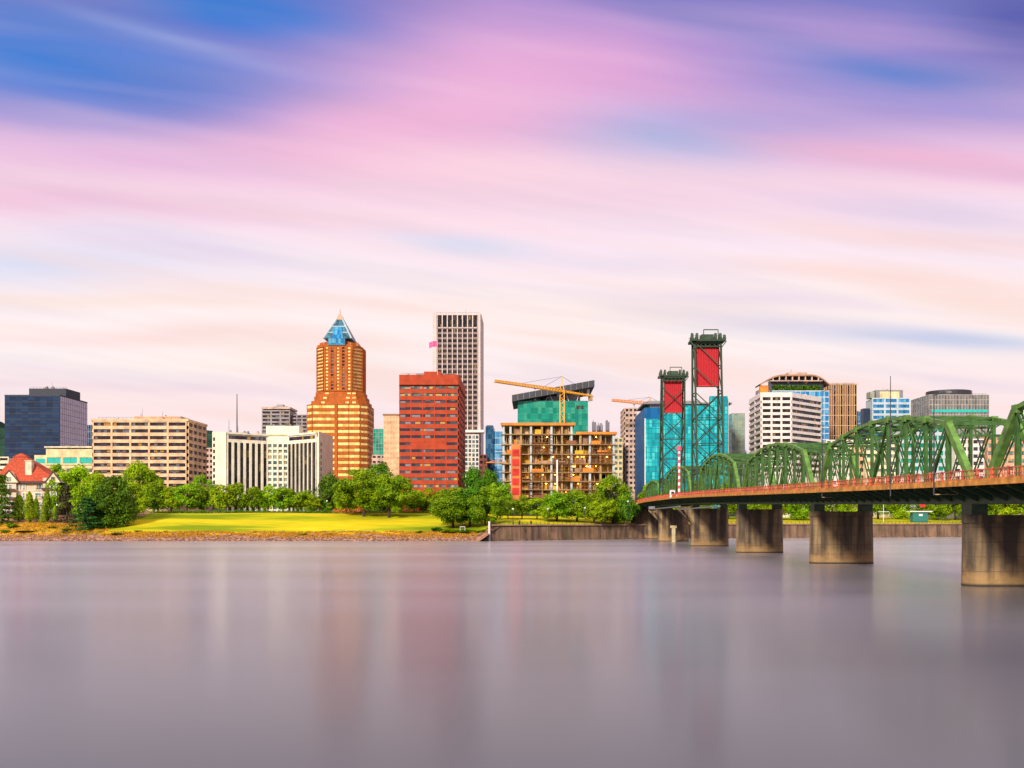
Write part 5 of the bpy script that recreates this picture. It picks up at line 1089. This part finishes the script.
def crown_cone(seed, n=4200, leaf=.022, base=.06, tiers=11, droop=.25, p_=.9):
    random.seed(seed); mb = MB()
    br = []
    for t_ in range(tiers):
        z = base+(1-base)*(t_/tiers)**.9; R_ = .5*(1-(z-base)/(1-base))**p_+.02
        for k in range(max(4, int(11*(1-t_/tiers)+3))): br.append((z+random.uniform(-.02,.03), random.uniform(0,6.28), R_*random.uniform(.72,1.08)))
    for k in range(n):
        z, a, R_ = random.choice(br) if random.random() < .93 else (random.uniform(.86,.98), random.uniform(0,6.28), .04)
        f_ = random.random()**.55; r_ = R_*f_; w_ = .035+.05*(1-f_)
        pos = Vector((math.cos(a)*r_+random.gauss(0,w_*.7), math.sin(a)*r_+random.gauss(0,w_*.7), z-droop*r_*.5+random.gauss(0,.014)))
        leafface(mb, pos, Vector((math.cos(a)*.6,math.sin(a)*.6,1))+Vector([random.gauss(0,.5) for _ in range(3)]), leaf*random.uniform(.7,1.4))
    return mb
def crown_column(seed, n=3200, leaf=.03, base=.05):
    random.seed(seed); mb = MB()
    for k in range(n):
        z = random.uniform(base, 1); t_ = (z-base)/(1-base); R_ = .46*min(1, (t_*6)**.5)*(1-t_**2.6)**.6+.02; a = random.uniform(0,6.28); R_ *= .82+.22*math.sin(a*3+z*14)*math.sin(z*23+a)
        d = random.random()**.3; v = Vector((math.cos(a),math.sin(a),.3)); leafface(mb, Vector((v.x*R_*d, v.y*R_*d, z+random.gauss(0,.01))), v+Vector([random.gauss(0,.5) for _ in range(3)]), leaf*random.uniform(.6,1.4))
    return mb
def trunk_shape(seed, r=.03, fork=.28, limbs=5, top=.8):
    random.seed(seed+50); mb = MB(); mb.tube((0,0,-.03),(0,0,fork), r, r*.7, 8)
    for k in range(limbs):
        a = 6.28*k/limbs+random.uniform(-.4,.4); e = Vector((math.cos(a)*random.uniform(.16,.32), math.sin(a)*random.uniform(.16,.32), random.uniform(.5, top))); m_ = Vector((e.x*.4, e.y*.4, fork+(e.z-fork)*.5))
        mb.tube((0,0,fork-.02), m_, r*.55, r*.4, 6); mb.tube(m_, e, r*.4, r*.15, 6)
    mb.tube((0,0,fork-.01),(0,0,top), r*.6, r*.2, 6); return mb
PRO = {}
def proto(kind, crown, trunk):
    def mesh(nm, mb, mt):
        me = bpy.data.meshes.new(nm); me.from_pydata([tuple(v) for v in mb.v], [], mb.f); me.materials.append(M[mt]); return me
    PRO[kind] = (crown, trunk, {}, mesh)
T_ = trunk_shape
proto('street1', crown_round(1, 4200, 20, base=.10, leaf=.026), T_(1, .022)); proto('street2', crown_round(2, 4200, 18, base=.08, leaf=.026, topw=.8), T_(2, .022)); proto('street3', crown_round(31, 4200, 22, base=.10, leaf=.026, topw=.9), T_(3, .02))
proto('big1', crown_round(4, 19000, 64, base=.06, leaf=.0145, lobe_r=(.08,.16)), T_(4, .026, .24, 7)); proto('big2', crown_round(5, 19000, 60, base=.04, leaf=.0145, lobe_r=(.08,.16), topw=.9), T_(5, .026, .22, 7))
proto('mid1', crown_round(6, 8000, 32, base=.05, leaf=.018, lobe_r=(.08,.16), topw=.9), T_(6, .03)); proto('mid2', crown_round(7, 8000, 30, base=.06, leaf=.018, lobe_r=(.08,.17)), T_(7, .03))
proto('cone1', crown_cone(8), T_(8, .03, .5, 0, .95)); proto('cone2', crown_cone(9, 7000, .019, .03, 14, .15, .75), T_(9, .03, .5, 0, .95)); proto('column', crown_column(10), T_(10, .04, .5, 0, .9))
proto('full1', crown_round(41, 13000, 60, base=-.08, leaf=.0165, lobe_r=(.08,.17), topw=.88), T_(6, .03)); proto('full2', crown_round(42, 9000, 44, base=-.03, leaf=.02, lobe_r=(.09,.18), topw=.85), T_(7, .03))
proto('shrub', crown_round(12, 2400, 12, base=-.1, leaf=.04, lobe_r=(.16,.26)), None)
def tree(kind, px, Y, wpx, top, leaf, label, group='park trees', name=None, cat='tree', zoff=0, base=None):
    crown, trunk, cache, mesh = PRO[kind]; x = X(px, Y); z = base if base is not None else zt(x, Y)+zoff; h_ = Z(top, Y)-z; w_ = wpx/F*Y*{'str':1.5,'mid':1.36,'big':1.3,'ful':1.25}.get(kind[:3], 1.15)
    nm = name or {'c': 'conifer_tree'}.get(kind[0], 'broadleaf_tree')
    if kind == 'column': nm = name or 'columnar_tree'
    if kind == 'shrub':
        if (leaf) not in cache: cache[leaf] = mesh('shrub', crown, leaf)
        o = bpy.data.objects.new('shrub', cache[leaf]); C.objects.link(o); o.location = (x, Y, z); o.scale = (w_, w_*.8, h_); o.rotation_euler = (0,0,random.uniform(0,6.28)*0+px*.7); return tag(o, label, 'shrub', group)
    r_ = empty(nm, (x, Y, z), label, cat, group)
    if leaf not in cache: cache[leaf] = mesh('crown', crown, leaf)
    if 'trunk' not in cache: cache['trunk'] = mesh('trunk', trunk, 'trunk_bark')
    c = bpy.data.objects.new('crown', cache[leaf]); C.objects.link(c); c.parent = r_; c.scale = (w_, w_*.85, h_); c.rotation_euler = (0, 0, px*.37)
    t_ = bpy.data.objects.new('trunk', cache['trunk']); C.objects.link(t_); t_.parent = r_; t_.scale = (w_, w_, h_); t_.rotation_euler = (0, 0, px*.37)
    return r_
G1 = 'trees around the red roofed house'
tree('cone1', 2, 436, 30, 474, 'leaf_dark', 'dark conifer cut by the left edge in front of the red roofed house', G1)
tree('column', 19, 442, 15, 495, 'leaf_mid', 'rounded upright tree left of the bright cone before the red roofed house', G1)
tree('column', 29.5, 438, 13, 492, 'leaf_bright', 'bright green narrow cone tree before the cream house wall', G1)
tree('column', 36, 446, 9, 498, 'leaf_mid', 'small dark upright tree just right of the bright cone tree', G1)
tree('column', 47, 441, 13, 491, 'leaf_mid', 'slim upright tree before the right end of the red roofed house', G1)
tree('column', 55, 442, 8, 506, 'leaf_bright', 'smallest upright tree beside the right corner of the house', G1)
tree('cone1', 67, 440, 26, 484, 'leaf_purple', 'brownish dark conifer right of the red roofed house', G1)
tree('cone1', 43, 437, 8, 507, 'leaf_bright', 'tiny bright conifer below the house windows', G1)
tree('full1', 113, 430, 43, 474, 'leaf_dark', 'very large dark round tree on the bank at the left end of the lawn', G1, base=4.2)
tree('cone2', 88, 423, 44, 497, 'leaf_blue', 'broad blue green conifer at the foot of the large dark round tree', G1, base=3.6)
tree('full2', 92, 434, 38, 478, 'leaf_mid', 'green tree between the brownish conifer and the large dark round tree', G1, base=5.5)
tree('full2', 62, 470, 30, 468, 'leaf_bright', 'light green tree rising behind the house roof end', G1)
tree('full2', 78, 478, 34, 463, 'leaf_bright', 'light green tree below the low yellow cream block', G1)
tree('full2', 96, 474, 32, 470, 'leaf_bright', 'light green tree below the left end of the cream office block', G1)
tree('mid2', 55, 485, 24, 463, 'leaf_mid', 'mid green tree showing over the right slope of the red roof', G1)
tree('full2', 130, 452, 34, 479, 'leaf_bright', 'yellow green tree right behind the large dark round tree', G1)
G2 = 'street trees along the top of the lawn'
tree('full2', 139, 494, 40, 459, 'leaf_bright', 'tallest light green tree in front of the cream office block', G2)
tree('mid2', 158, 488, 24, 478, 'leaf_mid', 'green tree right of the tallest one before the cream office block', G2)
names = {154:('the first from the left, below the cream block middle', 21, 490), 171:('below the cream block, one left of its right corner', 20, 487), 187:('under the right corner of the cream office block', 20, 485), 204:('at the gap between the cream block and the white hotel', 20, 483),
 220:('under the blank left end wall of the white hotel', 20, 485), 236:('under the left window columns of the white hotel', 20, 484), 252:('under the middle of the hotel left wing', 20, 485), 268:('where the hotel left wing meets its centre bay', 21, 485), 283:('under the pale centre bay of the hotel', 18, 488), 298:('under the hotel right wing', 20, 488), 312:('at the right end of the hotel, low crown', 16, 495)}
for i, (px, (lb, ww, tp)) in enumerate(names.items()): tree(('street1','street2','street3')[i%3], px, 482+(i%2)*3, ww+3, tp-.5-(i%3)*.8, ('leaf_mid','leaf_bright','leaf_mid')[i%3], 'row tree '+lb, G2)
tree('mid2', 203, 496, 20, 474, 'leaf_mid', 'taller tree behind the row beside the hotel left end wall', G2)
tree('street2', 326, 486, 12, 500, 'leaf_mid', 'small low tree between the hotel and the big lawn trees', G2)
tree('full2', 329, 492, 30, 472, 'leaf_dark', 'dark round tree at the right end wall of the hotel', G2)
G3 = 'large trees standing on the lawn'
tree('street3', 346, 474, 22, 486, 'leaf_bright', 'light green tree at the left of the two big lawn trees', G3)
tree('big1', 364, 462, 52, 467, 'leaf_mid', 'left one of the two big spreading lawn trees, under the orange tower', G3)
tree('big2', 389, 456, 46, 471, 'leaf_mid', 'right one of the two big spreading lawn trees, left of the red brick block', G3)
tree('full1', 380, 505, 38, 461, 'leaf_dark', 'dark tree top behind the two big lawn trees', G3)
tree('street1', 414, 482, 24, 488, 'leaf_bright', 'light green tree under the left part of the red brick block', G2)
tree('street2', 430, 484, 24, 487, 'leaf_bright', 'light green tree under the middle of the red brick block', G2)
tree('street3', 421, 492, 16, 492, 'leaf_mid', 'darker small tree between the two under the red brick block', G2)
tree('street3', 444, 488, 20, 489, 'leaf_mid', 'green tree just left of the waterside trees', G2)
G4 = 'trees by the left end of the seawall'
tree('big1', 453, 424, 44, 486, 'leaf_mid', 'left waterside tree beside the seawall end, under the red brick block', G4, base=4.8)
tree('big2', 470, 427, 42, 484, 'leaf_dark', 'middle waterside tree beside the seawall end', G4, base=5.0)
tree('big1', 485, 423, 36, 485, 'leaf_mid', 'right waterside tree, brightest, at the seawall end', G4, base=4.8)
tree('full2', 474, 505, 28, 465, 'leaf_dark', 'dark tree right of the red brick block foot', G2)
tree('full1', 488, 500, 30, 468, 'leaf_dark', 'dark tree below the dark blue glass tower', G2)
tree('street1', 500, 490, 20, 480, 'leaf_mid', 'green tree at the left foot of the open concrete frame', G2)
G5 = 'trees behind the seawall'
for (px, Y, ww, tp, k, lf, lb) in ((508,446,18,498,'street1','leaf_mid','low tree at the left of the seawall lawn, by the orange hoist screen'),(522,450,20,494,'street2','leaf_mid','low tree below the orange hoist screen'),(537,450,22,497,'street3','leaf_bright','bright low tree below the open concrete frame, left half'),
   (557,446,34,490,'full2','leaf_mid','wide dark green tree below the middle of the concrete frame'),(577,450,34,488,'full2','leaf_mid','wide green tree below the right half of the concrete frame'),(594,446,28,491,'full2','leaf_mid','green tree left of the tall tree before the beige block'),
   (613,452,42,474,'full1','leaf_mid','tall tree between the concrete frame and the bridge ramp'),(602,438,20,499,'street1','leaf_bright','small bright tree at the foot of the tall tree by the bridge ramp'),(627,446,20,492,'street2','leaf_dark','dark tree touching the bridge ramp'),(548,440,14,505,'street3','leaf_bright','tiny bright tree on the seawall lawn, centre')):
    tree(k, px, Y, ww, tp, lf, lb, G5)
G6 = 'park trees seen under and through the bridge'
for (px, Y, ww, tp, k, lf, lb) in ((650,500,26,482,'full1','leaf_mid','tree behind the far truss span'),(672,505,26,480,'full2','leaf_mid','tree behind the far lift tower foot'),(700,510,30,478,'full1','leaf_mid','tree behind the near lift tower foot'),(728,515,28,480,'full2','leaf_mid','tree right of the near lift tower'),
   (752,520,30,479,'full1','leaf_mid','tree behind the second pier from the right tower'),(776,512,30,482,'full2','leaf_bright','tree behind the truss left of the third pier'),(797,516,34,480,'full1','leaf_mid','dark leafy tree seen under the deck between two middle piers'),(822,525,30,478,'full2','leaf_mid','tree directly behind the second nearest pier'),
   (848,530,30,480,'full1','leaf_bright','tree at the right shoulder of the second nearest pier'),(878,540,30,479,'full2','leaf_mid','tree behind the white goal frame'),(898,545,30,481,'full1','leaf_bright','bright tree left of the red banner'),(918,548,26,483,'full2','leaf_mid','tree behind the teal kiosk'),
   (938,540,26,480,'full1','leaf_mid','rounded tree right of the teal kiosk'),(955,546,30,478,'full2','leaf_mid','tree left of the nearest pier'),(980,540,34,480,'full1','leaf_mid','tree behind the nearest pier'),(1008,545,34,480,'full2','leaf_bright','tree at the right edge behind the nearest pier'),(1035,545,34,480,'full1','leaf_mid','tree just beyond the right edge')):
    tree(k, px, Y, ww, tp, lf, lb, G6)
tree('mid1', 742, 640, 16, 441, 'leaf_dark', 'dark tree top between the pale green glass block and the white banded block', 'far trees in the town', base=12)
tree('mid2', 752, 630, 12, 446, 'leaf_dark', 'dark tree top at the left foot of the white banded block', 'far trees in the town', base=12)
G7 = 'shrubs on the river bank'
for (px, Y, ww, tp, lf, lb) in ((4,418,12,529,'leaf_mid','green shrub at the far left edge of the bank'),(28,419,24,530.5,'leaf_dark','wide dark shrub on the orange grass below the house'),(12,426,14,522,'leaf_mid','shrub under the left conifer'),(52,424,12,526,'leaf_mid','small shrub on the orange grass slope'),(66,420,12,528,'leaf_mid','shrub left of the blue green conifer'),
   (118,413,15,532.5,'leaf_dark','low round shrub just above the rocks below the large dark round tree'),(138,417,10,530,'leaf_mid','little shrub at the left lower corner of the lawn'),(205,414,9,534,'leaf_mid','small shrub at the lawn foot below the cream office block'),(303,414,10,532.5,'leaf_bright','bright small shrub at the lawn foot below the hotel'),(330,415,7,533,'leaf_mid','tiny shrub at the lawn foot below the dark round tree'),
   (419,415,8,530,'leaf_mid','shrub at the lawn foot left of the waterside trees'),(436,417,12,526,'leaf_dark','dark shrub at the foot of the left waterside tree'),(450,415,18,528,'leaf_mid','wide shrub under the left waterside tree'),(466,414,20,528.5,'leaf_dark','wide dark shrub under the middle waterside tree'),(482,413,16,528,'leaf_mid','shrub beside the seawall end'),(490,411,10,527,'leaf_mid','last shrub against the pale pile')):
    tree('shrub', px, Y, ww, tp, lf, lb, G7)
random.seed(20); m_ = MB()
for k in range(5200):
    x = random.uniform(X(140,477), X(440,477)); y = 477+random.uniform(-1.2,1.2); z = zt(x,y)+random.uniform(0,1.5)*(1+.25*math.sin(x*.6)+.2*math.sin(x*1.7)); leafface(m_, Vector((x,y,z)), Vector((random.gauss(0,.5),-.6,.8)), random.uniform(.16,.34))
tag(build('hedge', m_, 'leaf_dark'), 'long low dark hedge along the top edge of the lawn', 'hedge')
random.seed(21)
# low wall and cars glimpsed between trunks behind the lawn
m_ = MB(); 
for a, c in ((140,200),(200,262),(262,330)): m_.box(X(a,489)+.1, X(c,489)-.1, 489, 489.6, 11.5, 13.4)
tag(build('garden_wall', m_, 'peach_panel'), 'long low peach wall behind the row of street trees', 'wall')
m_ = MB(); m_.box(X(338,486), X(440,486), 486, 486.5, 11.5, 13.2); tag(build('garden_wall', m_, 'orange_form'), 'low orange brown wall behind the two big lawn trees', 'wall')
# park furniture
def lamp(px, Y, top, label):
    x = X(px, Y); z = zt(x, Y); R_ = empty('park_lamp', (x, Y, z), label, 'park lamp', 'globe lamps in the park'); h_ = Z(top, Y)
    m_ = MB(); m_.tube((x,Y,z),(x,Y,h_-.5), .12, .08, 8); m_.tube((x,Y,z),(x,Y,z+.5), .25, .18, 8); build('pole', m_, 'dark_metal', R_)
    bm = MB(); n_ = 10
    for j in range(5):
        a0, a1 = PI*j/5, PI*(j+1)/5; bm.prism([(x+math.cos(2*PI*i/n_)*.45*math.sin(a0)+1e-4*math.cos(2*PI*i/n_), Y+math.sin(2*PI*i/n_)*(.45*math.sin(a0)+1e-4)) for i in range(n_)], h_-.45*math.cos(a0), h_-.45*math.cos(a1), [(x+math.cos(2*PI*i/n_)*(.45*math.sin(a1)+1e-4), Y+math.sin(2*PI*i/n_)*(.45*math.sin(a1)+1e-4)) for i in range(n_)], cap=False)
    build('globe', bm, 'white_paint', R_)
for (px, Y, top, lb) in ((628,432,501.5,'white globe lamp beside the bridge ramp'),(585,424,508,'white globe lamp on the seawall path under the concrete frame'),(548,418,509,'white globe lamp on the seawall path, centre'),(513,412,509,'white globe lamp near the left end of the seawall'),(327,478,501,'globe lamp left of the big lawn trees'),(57,437,505,'globe lamp beside the red roofed house')): lamp(px, Y, top, lb)
gx, gy = X(462.5,412.5), 412.5; m_ = MB(); zb = zt(gx, gy); m_.box(gx-1.1,gx-.95,gy,gy+.1,zb,zb+3.2); m_.box(gx+.95,gx+1.1,gy,gy+.1,zb,zb+3.2); m_.box(gx-.95,gx+.95,gy,gy+.1,zb+3.0,zb+3.2); tag(build('frame_post', m_, 'white_paint'), 'thin white frame on the bank under the waterside trees', 'frame')
def frameg(px0, px1, Y, t_, label):
    m_ = MB(); xm = (X(px0,Y)+X(px1,Y))/2; z = zt(xm, Y); zt_ = Z(t_, Y)
    m_.box(X(px0,Y), X(px1,Y), Y-.1, Y+.1, zt_-.25, zt_); m_.box(xm-.12, xm+.12, Y-.12, Y+.12, z, Z(503,Y)); tag(build('sign_frame', m_, 'white_paint'), label, 'sign frame')
frameg(878, 889, 512, 511.5, 'white T shaped frame left of the teal kiosk under the bridge'); 
Y = 520; xk0, xk1 = XX(913, 928, Y); zk = zt((xk0+xk1)/2, Y); K = empty('kiosk', ((xk0+xk1)/2, Y, zk), 'small teal kiosk with a white panel seen under the bridge', 'kiosk')
m_ = MB(); m_.box(xk0, xk1, Y, Y+4, zk, Z(512,Y)); build('wall', m_, 'kiosk_teal', K); m_ = MB(); m_.box(xk0-2, xk1+2, Y-1, Y+5, Z(512,Y), Z(511,Y)); build('roof', m_, 'white_paint', K)
m_ = MB(); m_.box(xk0+3.2, xk0+5.2, Y-.1, Y-.02, Z(516,Y), Z(514,Y)); build('panel', m_, 'white_paint', K)
Y = 522; x = X(922.5,Y); z = zt(x,Y); m_ = MB(); m_.tube((x,Y,z),(x,Y,Z(503,Y)),.12,.1,6); BN = tag(build('banner_post', m_, 'dark_metal'), 'post with a red banner above the teal kiosk', 'banner'); m_ = MB(); m_.box(x-1.4, x+1.4, Y-.3, Y-.15, Z(507,Y), Z(502.5,Y)); build('banner', m_, 'sign_red', BN)
# people standing on the seawall path (a few pixels tall)
def person(px, Y, label, coat, stride=.16, z=None):
    x = X(px, Y); z = zt(x, Y) if z is None else z; R_ = empty('person', (x, Y, z), label, 'person', 'people on the seawall path')
    me = bpy.data.meshes.new('body'); J = [(0,0,.95),(0,0,1.2),(0,0,1.42),(0,0,1.52),(0,-.02,1.66),(.1,0,.9),(.1,-stride,.5),(.1,stride*.2,.08),(.1,-.16,.04),(-.1,0,.9),(-.1,stride,.5),(-.1,stride*1.3,.08),(-.1,stride*1.3-.16,.04),(.2,0,1.4),(.26,.05,1.12),(.25,-.06,.88),(-.2,0,1.4),(-.26,-.05,1.12),(-.25,-.12,.88)]
    Ed = [(0,1),(1,2),(2,3),(3,4),(0,5),(5,6),(6,7),(7,8),(0,9),(9,10),(10,11),(11,12),(2,13),(13,14),(14,15),(2,16),(16,17),(17,18)]
    Rr = [.15,.15,.15,.06,.11,.1,.07,.05,.045,.1,.07,.05,.045,.075,.05,.035,.075,.05,.035]
    me.from_pydata(J, Ed, []); me.materials.append(M[coat]); sv = me.skin_vertices if me.skin_vertices else None
    o = bpy.data.objects.new('body', me); C.objects.link(o); o.parent = R_
    md = o.modifiers.new('skin', 'SKIN'); 
    if not me.skin_vertices: 
        bm_ = __import__('bmesh').new(); bm_.from_mesh(me); ly = bm_.verts.layers.skin.verify(); 
        for i, v in enumerate(bm_.verts): v[ly].radius = (Rr[i], Rr[i]); v[ly].use_root = (i == 0)
        bm_.to_mesh(me); bm_.free()
    o.modifiers.new('sub', 'SUBSURF').levels = 1; o.modifiers['sub'].render_levels = 1
    return R_
person(519.5, 409, 'person in dark clothes walking left of centre on the seawall path', 'dark_metal', z=6.95)
person(531, 417.5, 'person in a dark coat on the seawall path below the hoist screen', 'dark_brick', -.1, z=6.97)
person(605, 453, 'person in a pale coat on the path below the tall tree by the ramp', 'beige_panel', .12)
